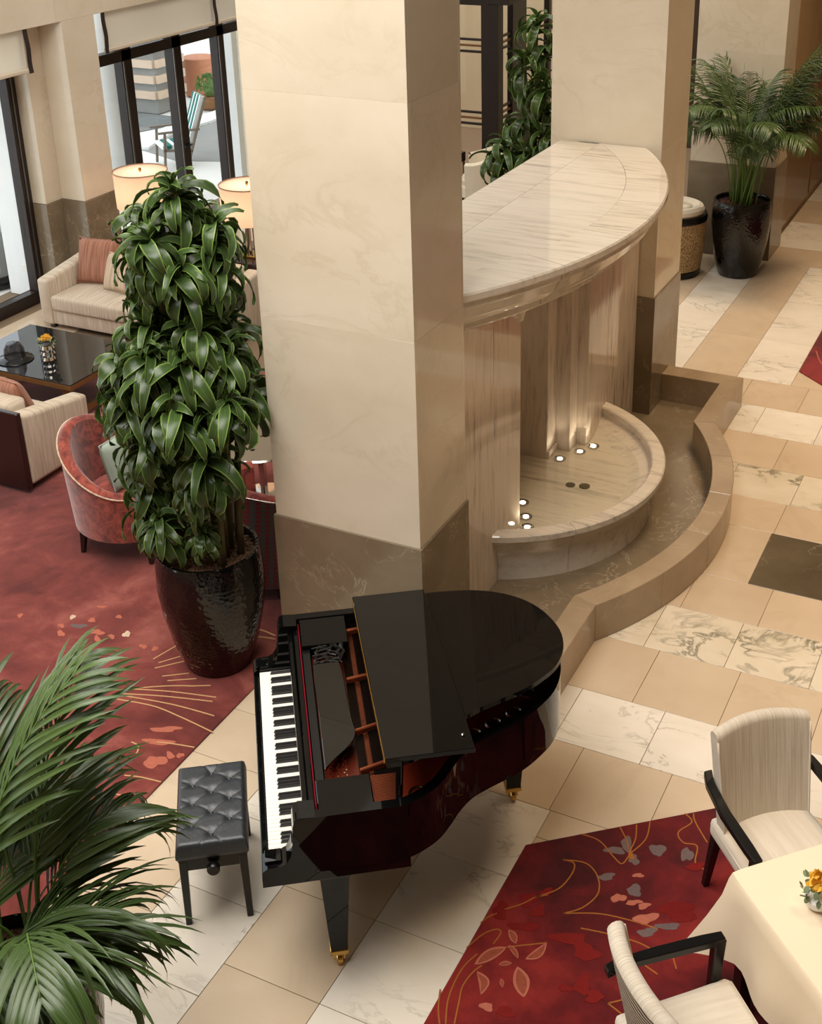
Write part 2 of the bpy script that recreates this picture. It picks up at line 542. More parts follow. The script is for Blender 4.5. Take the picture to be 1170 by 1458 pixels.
def leaf(name, mid, edge, rib, back=None, rough=0.3):
    a = NT(name)
    uv = a.n('ShaderNodeUVMap')
    sx = a.n('ShaderNodeSeparateXYZ'); a.l(uv.outputs[0], sx.inputs[0])
    d = a.math('MULTIPLY', a.math('ABSOLUTE', a.math('SUBTRACT', sx.outputs[0], 0.5)), 2.0)
    c = a.ramp(d, [(0.0, rib), (0.12, mid), (0.74, mid), (0.93, edge)])
    oi = a.n('ShaderNodeObjectInfo')
    tone = a.math('ADD', a.math('MULTIPLY', oi.outputs['Random'], 0.7), 0.65)
    hs = a.n('ShaderNodeHueSaturation'); a.l(tone, hs.inputs['Value']); a.l(c, hs.inputs['Color'])
    a.set(Base_Color=hs.outputs[0], Roughness=rough, Specular_IOR_Level=0.5)
    st = a.n('ShaderNodeTexWave'); st.inputs['Scale'].default_value = 5; a.l(uv.outputs[0], st.inputs['Vector'])
    a.bump(st.outputs['Fac'], 0.12, 0.004)
    tr = a.n('ShaderNodeBsdfTranslucent'); a.l(hs.outputs[0], tr.inputs[0])
    mx = a.n('ShaderNodeMixShader'); mx.inputs[0].default_value = 0.18
    a.l(a.b.outputs[0], mx.inputs[1]); a.l(tr.outputs[0], mx.inputs[2]); a.l(mx.outputs[0], a.out.inputs[0])
    return a.m
M['dracaena'] = leaf('dracaena_leaf', srgb(62, 84, 42), srgb(120, 146, 70), srgb(76, 98, 52), rough=0.27)
M['palm'] = leaf('palm_leaf', srgb(64, 84, 42), srgb(74, 94, 50), srgb(98, 116, 70), rough=0.26)

def glass(name, tint=(1, 1, 1, 1), ior=1.45, rough=0.0, wav=0.0):
    a = NT(name)
    lw = a.n('ShaderNodeLayerWeight')
    f0 = ((ior - 1) / (ior + 1)) ** 2
    fac = a.math('ADD', a.math('MULTIPLY', a.math('POWER', lw.outputs['Facing'], 5.0), 1 - f0), f0)
    t = a.n('ShaderNodeBsdfTransparent'); t.inputs[0].default_value = tint
    g = a.n('ShaderNodeBsdfGlossy'); g.inputs['Roughness'].default_value = rough
    if wav:
        nb = a.n('ShaderNodeBump'); nb.inputs['Strength'].default_value = wav; nb.inputs['Distance'].default_value = 0.02
        a.l(a.noise(a.coord(False), 9, 2), nb.inputs['Height']); a.l(nb.outputs[0], g.inputs['Normal'])
    mx = a.n('ShaderNodeMixShader')
    a.l(fac, mx.inputs[0]); a.l(t.outputs[0], mx.inputs[1]); a.l(g.outputs[0], mx.inputs[2]); a.l(mx.outputs[0], a.out.inputs[0])
    return a.m
M['glass'] = glass('clear_glass')
M['water'] = glass('clear_water', (0.965, 0.975, 0.95, 1), 1.33, 0.0, 0.08)
M['crystal'] = glass('crystal_lamp_base', (0.85, 0.83, 0.8, 1), 1.8, 0.05)

def emit(name, col, st):
    a = NT(name)
    a.set(Base_Color=col, Emission_Color=col, Emission_Strength=st, Roughness=0.6)
    return a.m
M['lens'] = emit('lit_lens', (1.0, 0.93, 0.78, 1), 14)
def shade(name, col, k):
    """thin lamp cloth: lit by the bulb behind it, gives off no light itself"""
    a = NT(name)
    a.set(Base_Color=col, Roughness=0.9, Specular_IOR_Level=0.1)
    tr = a.n('ShaderNodeBsdfTranslucent'); tr.inputs[0].default_value = col
    mx = a.n('ShaderNodeMixShader'); mx.inputs[0].default_value = k
    a.l(a.b.outputs[0], mx.inputs[1]); a.l(tr.outputs[0], mx.inputs[2]); a.l(mx.outputs[0], a.out.inputs[0])
    return a.m
M['shade'] = shade('lamp_shade_cloth', srgb(234, 206, 182), 0.45)
M['shade_top'] = shade('lamp_diffuser', srgb(244, 228, 210), 0.45)

def blindmat():
    a = NT('cream_blind_cloth')
    a.set(Base_Color=srgb(226, 216, 198), Roughness=0.9, Specular_IOR_Level=0.1)
    tr = a.n('ShaderNodeBsdfTranslucent'); tr.inputs[0].default_value = srgb(230, 218, 198)
    mx = a.n('ShaderNodeMixShader'); mx.inputs[0].default_value = 0.4
    a.l(a.b.outputs[0], mx.inputs[1]); a.l(tr.outputs[0], mx.inputs[2]); a.l(mx.outputs[0], a.out.inputs[0])
    return a.m
M['blind'] = blindmat()
M['leaf_fill'] = plain('rose_brown_rug_pile', srgb(140, 72, 54), 0.95, spec=0.05, var=0.25, scale=60)

# ================================================================== SETTING
# ---- floor: bed of grout with single stone tiles
floor = MB().box(-10.0, 6.0, -4.0, 18.6, -0.2, -0.004).build('floor', M['grout'])
struct(floor, 'polished lobby floor of white marble and peach stone tiles in stripes')
tile_cache = {}
def tile(x0, x1, y0, y1, mat):
    g = 0.0016
    w, d = round(x1 - x0 - 2 * g, 4), round(y1 - y0 - 2 * g, 4)
    key = (w, d, mat)
    if key not in tile_cache:
        tile_cache[key] = MB().box(-w / 2, w / 2, -d / 2, d / 2, -0.02, 0).mesh('tile', M[mat], None, 0.0012)
    return link('tile', tile_cache[key], floor, ((x0 + x1) / 2, (y0 + y1) / 2, 0))
XE = [-3.78, -3.285, -2.805, -2.305, -1.825, -1.33, -0.84, -0.35, 0.15, 0.65, 1.15, 1.65, 2.15, 2.65, 3.15, 3.65]
XM = ['peach_stone', 'white_marble'] * 8
XM = XM[:15]
OFF = [3.40, 3.11, 3.30, 3.30] + [3.1, 3.3] * 6
for i in range(len(XM)):
    ys = [0.4] + [y for y in (OFF[i] + 0.5 * k for k in range(-6, 6)) if .5 < y < 4.7] + [4.80]
    for a_, b_ in zip(ys, ys[1:]):
        tile(XE[i], XE[i + 1], a_, b_, XM[i])
    ys = [10.53, 11.5, 12.6, 13.74]
    for a_, b_ in zip(ys, ys[1:]):
        tile(XE[i], XE[i + 1], a_, b_, XM[i])
ROWS = [(4.80, 5.32, 'peach_stone', -1.335), (5.32, 5.80, 'white_marble', -1.52), (5.80, 6.34, 'peach_stone', -1.72), (6.34, 6.83, 'green_marble', -1.325),
        (6.83, 7.28, 'peach_stone', -1.24), (7.28, 7.98, 'peach_stone', -1.41), (7.98, 8.42, 'peach_stone', -1.40), (8.42, 8.92, 'green_marble', -1.38),
        (8.92, 9.47, 'peach_stone', -1.62), (9.47, 10.0, 'white_marble', -1.42), (10.0, 10.53, 'peach_stone', -1.66)]
for y0, y1, m_, xo in ROWS:
    stp = 0.5
    xs = [xo + stp * k for k in range(-5, 15)]
    for a_, b_ in zip(xs, xs[1:]):
        if 6.4 < y0 and y1 < 9.0 and b_ < -2.2:
            continue
        mm = 'dark_tile' if (abs(y0 - 7.28) < .01 and a_ > -1.42) else m_
        tile(a_, b_, y0, y1, mm)
# stone strip along the windows and the floors behind the columns
for k in range(12):
    tile(-9.3, -8.55, 3.5 + k, 4.5 + k, 'peach_stone')
for k in range(5):
    tile(-2.85 + k, -1.85 + k, 13.74, 14.34, 'peach_stone')
    for j in range(4):
        tile(-2.85 + k, -1.85 + k, 14.34 + j, 15.34 + j, 'peach_stone' if (k + j) % 2 else 'white_marble')

# ---- columns clad in marble slabs
def column(x0, x1, y0, y1, ztop, label, hd=1.06):
    c = MB().box(x0 + .03, x1 - .03, y0 + .03, y1 - .03, 0, ztop).build('column', M['grout'])
    struct(c, label)
    def slab(ax, bx, ay, by, az, bz, m_):
        MB().box(ax, bx, ay, by, az, bz).build('slab', M[m_], c, None, 0.0007)
    g = 0.0003
    zs = [hd, 2.27, 3.48, 4.69, 5.90, ztop]
    for k in range(-1, len(zs) - 1):
        a_, b_ = (0, hd) if k < 0 else (zs[k], zs[k + 1])
        m_ = 'dado' if k < 0 else 'column'
        i = 0.0 if k < 0 else 0.012
        if k < 0:
            a_ = 0.0
        slab(x0 + i, x1 - i, y0 + i, y0 + .04, a_ + g, b_ - g, m_)
        slab(x0 + i, x1 - i, y1 - .04, y1 - i, a_ + g, b_ - g, m_)
        slab(x0 + i, x0 + .04, y0 + .04 + g, y1 - .04 - g, a_ + g, b_ - g, m_)
        slab(x1 - .04, x1 - i, y0 + .04 + g, y1 - .04 - g, a_ + g, b_ - g, m_)
    return c
column(-3.715, -2.77, 5.25, 5.855, 7.4, 'square beige marble column with brown marble base behind the grand piano')
column(-3.71, -2.77, 9.42, 10.15, 7.4, 'square beige marble column at the far end of the fountain')
column(-3.74, -2.77, 13.765, 14.375, 7.4, 'beige marble pillar with grey base behind the potted palm')

# ---- window wall on the left
wl = MB()
for y0, y1 in ((-4, -3.0), (1.0, 2.4), (5.8, 7.0)):
    wl.box(-9.95, -8.97, y0, y1, 0, 2.87)
wl.box(-9.95, -8.97, 14.1, 18.6, 0, 2.87)
wl.box(-9.95, -8.97, -4, 9.0, 2.87, 7.4)
wl.box(-9.95, -8.97, 10.95, 18.6, 2.87, 7.4)
wall_left = struct(wl.build('wall_left', M['column'], None, None, 0.003), 'beige marble window wall with piers and deep beam')
MB().box(-9.95, -8.97, 9.0 + .0015, 9.752, 2.87, 7.4).build('slab', M['column'], wall_left, None, 0.003)
MB().box(-9.95, -8.972, 9.755, 10.95 - .0015, 2.87, 7.4).build('slab', M['column'], wall_left, None, 0.003)
MB().box(-9.5, -8.972, 9.82, 10.30, 1.06, 2.869).build('slab', M['column'], wall_left, None, 0.003)
MB().box(-9.5, -9.27, 9.58, 9.819, 1.06, 2.869).build('slab', M['column'], wall_left, None, 0.003)
MB().box(-9.5, -8.96, 9.81, 10.31, 0, 1.058).build('slab', M['dado'], wall_left, None, 0.003)
MB().box(-9.5, -9.26, 9.57, 9.809, 0, 1.058).build('slab', M['dado'], wall_left, None, 0.003)
MB().box(-9.95, -9.501, 9.575, 10.30, 0, 2.869).build('outer_reveal', M['white_paint'], wall_left, None, 0.003)
MB().box(-9.72, -9.64, 9.567, 9.576, .28, .36).build('socket', M['ivory'], wall_left, None, 0.002)

def window(name, label, fr, panes, strips=()):
    m = MB()
    for b in fr:
        m.box(*b)
    w = m.build(name, M['frame'], None, None, 0.004)
    struct(w, label)
    for p in panes:
        MB().box(*p).build('pane', M['glass'], w)
    for p in strips:
        MB().box(*p).build('metal_strip', M['steel'], w)
    return w
window('window_1', 'tall dark framed window beside the coffee table',
       [(-9.56, -9.44, 7.0, 9.57, 0.0, 0.13), (-9.56, -9.44, 9.46, 9.57, 0.13, 2.9), (-9.56, -9.44, 7.0, 9.57, 2.75, 2.9), (-9.56, -9.44, 7.0, 7.1, 0.13, 2.75)],
       [(-9.51, -9.50, 7.1, 9.46, 0.13, 2.75)], [(-9.443, -9.43, 9.50, 9.515, 0.13, 2.75)])
XW = -9.56
fr = [(XW - .06, XW + .06, 10.30, 14.1, 2.20, 2.32), (XW - .06, XW + .06, 10.30, 14.1, 0.0, 0.10), (XW - .06, XW + .06, 10.30, 14.1, 2.80, 2.9)]
for y0, y1 in ((11.27, 11.44), (12.17, 12.34), (13.06, 13.20), (14.0, 14.1), (10.30, 10.36)):
    fr.append((XW - .06, XW + .06, y0, y1, 0.10, 2.8))
w2 = window('window_2', 'dark bronze framed glazed terrace doors behind the table lamps', fr,
            [(XW - .005, XW + .005, a_, b_, c_, d_) for a_, b_ in ((10.36, 11.27), (11.44, 12.17), (12.34, 13.06), (13.20, 14.0)) for c_, d_ in ((0.10, 2.20), (2.32, 2.8))],
            [(XW + .06, XW + .072, y, y + .022, 0.1, 2.20) for y in (11.28, 12.175, 13.07)])
h = MB()
h.bar((XW + .06, 12.27, 1.05), (XW + .13, 12.27, 1.05), .015, .015).bar((XW + .125, 12.29, 1.05), (XW + .125, 12.15, 1.05), .016, .016)
h.build('handle', M['satin_black'], w2)

def blind(y0, y1, tapes, label):
    b = thing('roman_blind', label, 'blind', (-9.0, (y0 + y1) / 2, 2.47))
    cy = (y0 + y1) / 2
    MB().grid(lambda u, v: (-0.02 + 0.012 * sin(u * 23) * (1 - v), y0 - cy + (y1 - y0) * u, 0.03 + v * 0.42), 40, 4).build('fabric', M['blind'], b, 3.2)
    MB().box(-.035, .03, y0 - cy, y1 - cy, 0.0, .035).build('bottom_hem', M['blind'], b, None, 0.006)
    for t in tapes:
        MB().grid(lambda u, v: (0.035 - 0.012 * v + .006 * sin(9 * v + t), t - cy - .03 + .06 * u, -0.01 + v * 0.44), 2, 8).build('tape', M['blind_tape'], b, 3.2)
blind(6.9, 9.34, (9.33, 7.9), 'cream roman blind hanging above the coffee table window')
blind(10.46, 14.0, (10.44, 12.35), 'cream roman blind with dark tapes above the terrace doors')

# ---- remaining shell of the lobby
struct(MB().box(-9.95, 6.0, 18.4, 18.6, 0, 7.4).build('wall_back', M['dark_panel']), 'dark upper back wall with a cream panel behind the glass partition')
MB().box(-9.9, -5.2, 18.36, 18.4, 0, 4.2).build('cream_panel', M['cream_wall'], bpy.data.objects['wall_back'])
MB().box(-2.8, 5.9, 18.36, 18.4, 0, 3.4).build('brown_panel', M['beige_wall'], bpy.data.objects['wall_back'])
struct(MB().box(5.9, 6.1, -4, 18.6, 0, 7.4).build('wall_right', M['beige_wall']), 'beige side wall of the lobby')
struct(MB().box(-9.95, 6.0, -4.2, -4.0, 0, 7.4).build('wall_front', M['beige_wall']), 'beige wall behind the gallery')
struct(MB().box(-9.95, 6.1, -4.2, 18.6, 7.4, 7.6).build('ceiling', M['ceiling']), 'plain ceiling of the lobby')
wp = MB().box(-3.1, -2.87, 14.375, 18.4, 0, 7.4).build('wall_hall', M['beige_wall'])
struct(wp, 'beige side wall of the hall behind the palm')
MB().box(-2.868, -2.85, 14.75, 16.25, 0.08, 1.75).build('panel', M['brown_panel'], wp, None, 0.004)
MB().box(-2.868, -2.855, 16.4, 18.2, 0.08, 1.75).build('panel', M['brown_panel'], wp, None, 0.004)

# ---- glass partition in the background
part = thing('glass_partition', 'dark bronze framed glass partition with triple rails behind the fountain', 'partition', (-7.0, 15.39, 0))
def pbox(name, x0, x1, y0, y1, z0, z1, m_='frame'):
    MB().box(x0 + 7.0, x1 + 7.0, y0 - 15.39, y1 - 15.39, z0, z1).build(name, M[m_], part, None, 0.003)
pbox('post', -7.0, -6.76, 15.33, 15.5, 0, 4.2)
pbox('post', -8.95, -8.85, 15.36, 15.42, 0, 4.2)
for z0, z1, m_ in ((1.92, 1.95, 'frame'), (1.845, 1.87, 'gold_wood'), (1.765, 1.795, 'frame'), (.97, 1.0, 'frame'), (.895, .92, 'gold_wood'), (.815, .845, 'frame'), (2.37, 2.50, 'frame'), (.0, .09, 'frame')):
    pbox('rail', -8.85, -7.0, 15.37, 15.41, z0, z1, m_)
for y0, y1 in ((15.86, 16.33), (17.15, 17.25)):
    pbox('post', -6.86, -6.78, y0, y1, 0, 4.2)
for z0, z1, m_ in ((1.95, 1.98, 'frame'), (1.875, 1.90, 'gold_wood'), (1.795, 1.825, 'frame'), (1.03, 1.06, 'frame'), (.955, .98, 'gold_wood'), (.875, .905, 'frame'), (.0, .09, 'frame')):
    pbox('rail', -6.84, -6.80, 15.5, 15.86, z0, z1, m_)
    pbox('rail', -6.84, -6.80, 16.33, 17.15, z0, z1, m_)
    pbox('rail', -6.84, -6.80, 17.25, 18.35, z0, z1, m_)
pbox('header', -6.9, -6.6, 15.3, 16.4, 2.40, 2.75)
pbox('header', -8.95, -6.9, 15.3, 15.45, 2.75, 3.0)
pbox('pane', -8.85, -7.0, 15.385, 15.392, .09, 4.1, 'glass')
pbox('pane', -6.823, -6.817, 15.5, 15.86, .09, 4.1, 'glass')
pbox('pane', -6.823, -6.817, 16.33, 17.15, .09, 4.1, 'glass')
pbox('pane', -6.823, -6.817, 17.25, 18.35, .09, 4.1, 'glass')
st = thing('console_stand', 'slim dark stand with a box top by the glass partition', 'stand', (-7.17, 15.0, 0))
MB().box(-.3, .04, -.15, .1, .40, .52).build('top_box', M['frame'], st, None, .004)
for sx, sy in ((0.02, -.13), (.02, .08), (-.28, -.13), (-.28, .08)):
    MB().box(sx - .012, sx + .012, sy - .012, sy + .012, 0, .40).build('leg', M['gold_wood'], st)
tc = thing('tub_chair', 'small cream tub chair showing above the fountain top', 'chair', (-6.62, 14.5, 0), radians(200))
def tub(t, m_in, m_out, R=.36, hb=.78, ha=.56, seat=.42, leg=.16, piping=None, legm='dark_wood'):
    """tub armchair facing +x: curved shell, seat cushion, four legs"""
    n = 36
    def top(a):       # a = angle from the back (-x): 0 at back, +-pi/1.45 at the arm fronts
        k = min(1, abs(a) / 2.1)
        return hb + (ha - hb) * (k * k * (3 - 2 * k))
    A = 2.15
    def P(a, rr, z):
        s = 1.0 + 0.10 * (z - leg) / .6
        return (-cos(a) * rr * s, sin(a) * rr * s, z)
    def outer(u, v):
        a = -A + 2 * A * u
        return P(a, R, leg + (top(a) - leg) * v)
    def inner(u, v):
        a = -A + 2 * A * u
        return P(a, R - .075, seat - .04 + (top(a) - seat + .04) * v)
    MB().grid(outer, n, 6).build('outer_shell', m_out, t, 3.2)
    MB().grid(inner, n, 6).build('inner_back', m_in, t, 3.2)
    rim = MB()
    rim.grid(lambda u, v: (lambda a: (lambda q, w, k: (q[0] + (w[0] - q[0]) * k, q[1] + (w[1] - q[1]) * k, top(a) + .028 * sin(pi * k)))(P(a, R, top(a)), P(a, R - .075, top(a)), v))(-A + 2 * A * u), n, 5)
    for s in (-1, 1):
        a = A * s
        rim.grid(lambda u, v: (lambda z: P(a, R - .075 * u, z))(leg + (top(a) - leg) * v), 2, 6)
    rim.build('top_edge', m_in, t, 3.2)
    MB().lathe([(0, leg), (R - .02, leg), (R, leg + .02), (R - .02, seat - .12), (0, seat - .12)], 28).build('seat_base', m_out, t, SM)
    MB().lathe([(0.0, seat - .13), (R - .085, seat - .13), (R - .07, seat - .06), (R - .1, seat - .01), (R * .5, seat + .01), (0, seat + .012)], 28).build('seat_cushion', m_in, t, SM)
    for sx in (-1, 1):
        for sy in (-1, 1):
            x, y = sx * R * .62, sy * R * .62
            MB().hexa([(x - .014 + sx * .02, y - .014 + sy * .02, 0), (x + .014 + sx * .02, y - .014 + sy * .02, 0), (x + .014 + sx * .02, y + .014 + sy * .02, 0), (x - .014 + sx * .02, y + .014 + sy * .02, 0)],
                      [(x - .025, y - .025, leg + .01), (x + .025, y - .025, leg + .01), (x + .025, y + .025, leg + .01), (x - .025, y + .025, leg + .01)]).build('leg', M[legm], t, None, .003)
    if piping:
        MB().tube([Vector(P(-A + 2 * A * i / 40, R + .004, top(-A + 2 * A * i / 40))) for i in range(41)], .006, 6).build('piping', piping, t, 3.2)
tub(tc, M['rattan_cushion'], M['rattan_cushion'], .34, .80, .6)

# ================================================================== OUTDOORS (seen through the windows)
struct(MB().box(-40, -9.6, -10, 45, -.3, -.02).build('terrace_ground', M['terrace']), 'pale stone terrace outside the windows')
pool = MB()
pool.prism([(-24, 13.9), (-14.9, 13.9), (-13.7, 15.4), (-13.0, 17.24), (-24, 17.24)], -.03, .0)
pool.build('terrace_pool', M['water']) 
tag(bpy.data.objects['terrace_pool'], 'shallow grey pool in front of the slatted garden wall', 'pool')
bpy.data.objects['terrace_pool'].data.materials.clear(); bpy.data.objects['terrace_pool'].data.materials.append(plain('pool_surface', srgb(120, 126, 126), 0.12, var=0.3, scale=6, bump=0.3))
dv = [un(*p, -.018) for p in ((196, 212), (228, 192), (285, 174), (345, 150), (420, 150), (420, 232), (312, 230), (250, 229))]
struct(MB().prism([(p.x, p.y) for p in dv], -.03, -.012).build('terrace_paving', M['grey_stone']), 'grey paved path curving across the terrace')
cv = [un(*p, 0) for p in ((196, 212), (212, 201), (228, 192), (255, 182), (285, 174), (315, 162), (345, 150))]
m = MB()
for a_, b_ in zip(cv, cv[1:]):
    m.bar((a_.x, a_.y, .0), (b_.x, b_.y, .0), .35, .06)
struct(m.build('terrace_kerb', M['white_paint']), 'curved white kerb beside the pool')
gw = thing('garden_wall', 'garden wall with pale horizontal timber planks beyond the terrace', 'wall', (-13.9, 17.28, 0))
MB().box(-8, 0, 0, .75, 0, 4.2).build('wall_body', M['grey_stone'], gw)
for k in range(7):
    z = .25 + .26 * k
    MB().box(-8, -.001, -.06, -.002, z, z + .13).build('plank', M['plank'], gw)
    MB().box(.002, .06, 0, .75, z, z + .13).build('plank', M['plank'], gw)
cp = un(287, 134, 0)  # lamp shade mirrored in the door glass, modelled as a solid drum outside
tag(MB().lathe([(.27, 0), (.29, .05), (.29, .66), (.26, .68), (0, .68)], 32).build('shade_reflection_drum', M['terracotta'], None, SM, loc=(cp.x, cp.y, 0)), 'terracotta coloured drum standing in for the lamp shade mirrored in the terrace doors', 'reflection')
def bush(name, label, loc, rr, h, n, seed, pot=None):
    random.seed(seed)
    t = thing(name, label, 'shrub', loc)
    z0 = 0
    if pot:
        MB().lathe([(pot * .8, 0), (pot, .04), (pot, .20), (pot * .9, .22), (0, .21)], 20).build('pot', M['gold_wood'], t, SM)
        z0 = .18
    m = MB()
    for _ in range(n):
        a, e = random.uniform(0, 2 * pi), random.uniform(-.2, 1.4)
        rad = rr * random.uniform(.55, 1)
        p = Vector((cos(a) * cos(e) * rad, sin(a) * cos(e) * rad, z0 + h * .45 + sin(e) * h * .5))
        q = Euler((random.uniform(0, 3), random.uniform(0, 3), random.uniform(0, 6))).to_matrix()
        s = .09 if rr > .5 else .05
        m.add([p + q @ Vector(c) * s for c in ((-1, 0, 0), (0, -.4, .15), (1, 0, 0), (0, .4, .15))], [(0, 1, 2, 3)])
    m.lathe([(0, z0), (rr * .35, z0 + .05), (rr * .45, z0 + h * .5), (0, z0 + h * .8)], 10)
    f = m.build('foliage', M['shrub'], t)
    f['kind'] = 'stuff'
bp = un(300, 147, 0)
bush('garden_shrub', 'flowering shrub in a round pot near the deck chair', (bp.x + .25, bp.y - .3, 0), .3, .42, 160, 3, .22)
bp = un(318, 140, 0)
bush('garden_shrub', 'leafy shrub beside the white outside post', (bp.x + .3, bp.y + 1.5, 0), .8, 1.5, 260, 4)
bush('garden_shrub', 'tall green shrub behind the mirrored lamp shade drum', (-15.2, 22.0, 0), 1.5, 3.6, 420, 5)
bush('garden_shrub', 'pale green shrub against the end garden wall', (-13.0, 25.0, 0), 2.0, 3.6, 420, 6)
tag(MB().box(-30, -8, 28, 28.3, -.02, 6).build('boundary_wall', M['terracotta']), 'warm brown wall closing the garden', 'wall')
tag(MB().lathe([(.26, 0), (.26, 5)], 28).build('outside_column', M['white_paint'], None, SM, loc=(-11.2, 12.95, 0)), 'round white column outside the terrace doors', 'column')
tag(MB().box(-.14, .14, -.14, .14, 0, 5).build('outside_post', M['white_paint'], loc=(-10.25, 14.35, 0)), 'square white post outside beside the door frame', 'column')
ot = thing('terrace_table', 'round white terrace table by the white column', 'table', (-11.5, 12.3, 0))
MB().lathe([(0, .70), (.34, .70), (.35, .72), (.34, .74), (0, .74)], 28).build('table_top', M['white_paint'], ot, SM)
MB().lathe([(.2, 0), (.2, .03), (.04, .06), (.04, .70)], 16).build('pedestal', M['white_paint'], ot, SM)
bb = thing('terrace_heater', 'grey ribbed drum heater standing outside the window', 'heater', (-10.42, 9.75, 0))
MB().lathe([(.34, 0), (.36, .04), (.36, .1), (.3, .12)], 28).build('base', M['satin_black'], bb, SM)
hb_ = MB()
hb_.lathe([(.30, .12), (.30, .62), (.26, .66), (0, .66)], 28)
for k in range(20):
    a = 2 * pi * k / 20
    hb_.bar((.305 * cos(a), .305 * sin(a), .14), (.305 * cos(a), .305 * sin(a), .6), .02, .02)
hb_.build('drum', M['grey_stone'], bb, SM)
dc = thing('deck_chair', 'weathered teak garden armchair with teal striped cushion on the terrace', 'chair', (un(258, 232).x, un(258, 232).y, 0), radians(-128))
dc.scale = (.84, .84, .84)
m = MB()
for s in (-.28, .28):
    m.bar((-.05, s, .02), (-.45, s, 1.15), .04, .04)
    m.bar((.35, s, 0), (.3, s, .62), .04, .04)
    m.bar((-.3, s, .62), (.42, s, .62), .06, .03)
    m.bar((.35, s, .32), (-.15, s, .26), .04, .04)
m.build('frame', M['teak'], dc)
for k in range(6):
    x = .32 - .085 * k
    MB().box(x - .035, x + .035, -.26, .26, .33, .39).build('seat_cushion_stripe', M['teal'] if k % 2 else M['white_paint'], dc)
for k in range(6):
    y = -.24 + .08 * k
    MB().bar((-.14, y + .04, .38), (-.42, y + .04, 1.16), .078, .05, (0, 1, 0)).build('back_cushion_stripe', M['teal'] if k % 2 == 0 else M['white_paint'], dc)

# ================================================================== FOUNTAIN
FY = 7.63
FT = thing('fountain', 'marble wall fountain with curved cap, half round basin and low outer curb', 'fountain', (0, 0, 0))
XWALL = -2.92
zt = 1.99
def fbox(name, x0, x1, y0, y1, z0, z1, m_='fountain', bev=.003):
    return MB().box(x0, x1, y0, y1, z0, z1).build(name, M[m_], FT, None, bev)
for s in (-1, 1):
    def yy(a_, b_):
        p, q = FY + s * a_, FY + s * b_
        return min(p, q), max(p, q)
    e = 1.775 if s < 0 else 1.79
    fbox('wall_panel', -3.6, XWALL, *yy(1.08, e), .02, zt)
    fbox('wall_panel', -3.6, XWALL, *yy(.65, 1.078), .02, zt)
    fbox('pilaster', -3.6, -3.0, *yy(.50, .649), .02, zt)
    fbox('pilaster', -3.6, -3.11, *yy(.32, .499), .02, zt)
    fbox('alcove_plinth', -3.11, -3.095, *yy(.325, .495), .2, .30, bev=.002)
fbox('alcove_back', -3.6, -3.5, FY - .318, FY + .318, .02, zt)
fbox('wall_core', -3.61, -3.58, 5.86, 9.41, .02, 2.2, 'fountain', 0)
# cap: arc, centre on the fountain axis
RC = 3.064
cxc = -2.315 - RC
A_ = math.asin(1.775 / RC)
def arcpt(R_, a, z):
    return (cxc + R_ * cos(a), FY + R_ * sin(a), z)
def sweep(name, prof, a0, a1, m_, n=24, c=(cxc, FY), gap=.0012, ylim=None):
    """profile [(radius, z)...] swept over an arc"""
    m = MB().lathe(prof + [prof[0]], n, (c[0], c[1], 0), a0 + gap, a1 - gap)
    if ylim:
        m.v = [(x, min(max(y, ylim[0]), ylim[1]), z) for x, y, z in m.v]
    return m.build(name, M[m_], FT, SM)
edges = [-.80, -.34, -.02 - .10, .13, .33, .80]
for a0, a1 in zip(edges, edges[1:]):
    sweep('cap_rim_slab', [(RC - .30, 2.235), (RC - .01, 2.235), (RC, 2.245), (RC, 2.28), (RC - .01, 2.29), (RC - .30, 2.29)], a0, a1, 'fountain_h', 28, ylim=(5.852, 9.423))
    sweep('crown_moulding', [(RC - .55, 1.985), (RC - .20, 1.985), (RC - .185, 2.0), (RC - .185, 2.03), (RC - .13, 2.06), (RC - .075, 2.12), (RC - .045, 2.18), (RC - .025, 2.2), (RC - .025, 2.235), (RC - .55, 2.235)], a0, a1, 'fountain_h', 28, ylim=(5.852, 9.423))
def cutx(y):
    return cxc + sqrt((RC - .302) ** 2 - (y - FY) ** 2)
rows = [(-3.61, -3.29), (-3.29, -2.6)]
ysx = [5.86, 7.02, 8.02, 9.02, 9.41]
for i, (xa, xb) in enumerate(rows):
    for ya, yb in zip(ysx, ysx[1:]):
        ya, yb = ya + .001, yb - .001
        pts = [(xa + .001, yb), (xa + .001, ya)]
        m_ = 10
        ok = False
        for k in range(m_ + 1):
            y = ya + (yb - ya) * k / m_
            x = min(xb - .001, cutx(y)) if i == 0 else cutx(y)
            if x > xa + .003:
                ok = True
            pts.append((max(x, xa + .002), y))
        if ok:
            MB().prism(pts, 2.235, 2.289).build('cap_slab', M['fountain_h'], FT)
# scalloped corbels below the crown
for s in (-1, 1):
    m = MB()
    m.tube([(XWALL + .0, FY + s * (.70 + .12 * cos(pi * k / 10)), 1.97 - .16 * sin(pi * k / 10)) for k in range(11)], .03, 8)
    m.lathe([(0, 1.72), (.05, 1.76), (.07, 1.84), (.08, 1.99)], 16, (XWALL - .02, FY + s * .69, 0))
    m.build('corbel', M['fountain'], FT, SM)
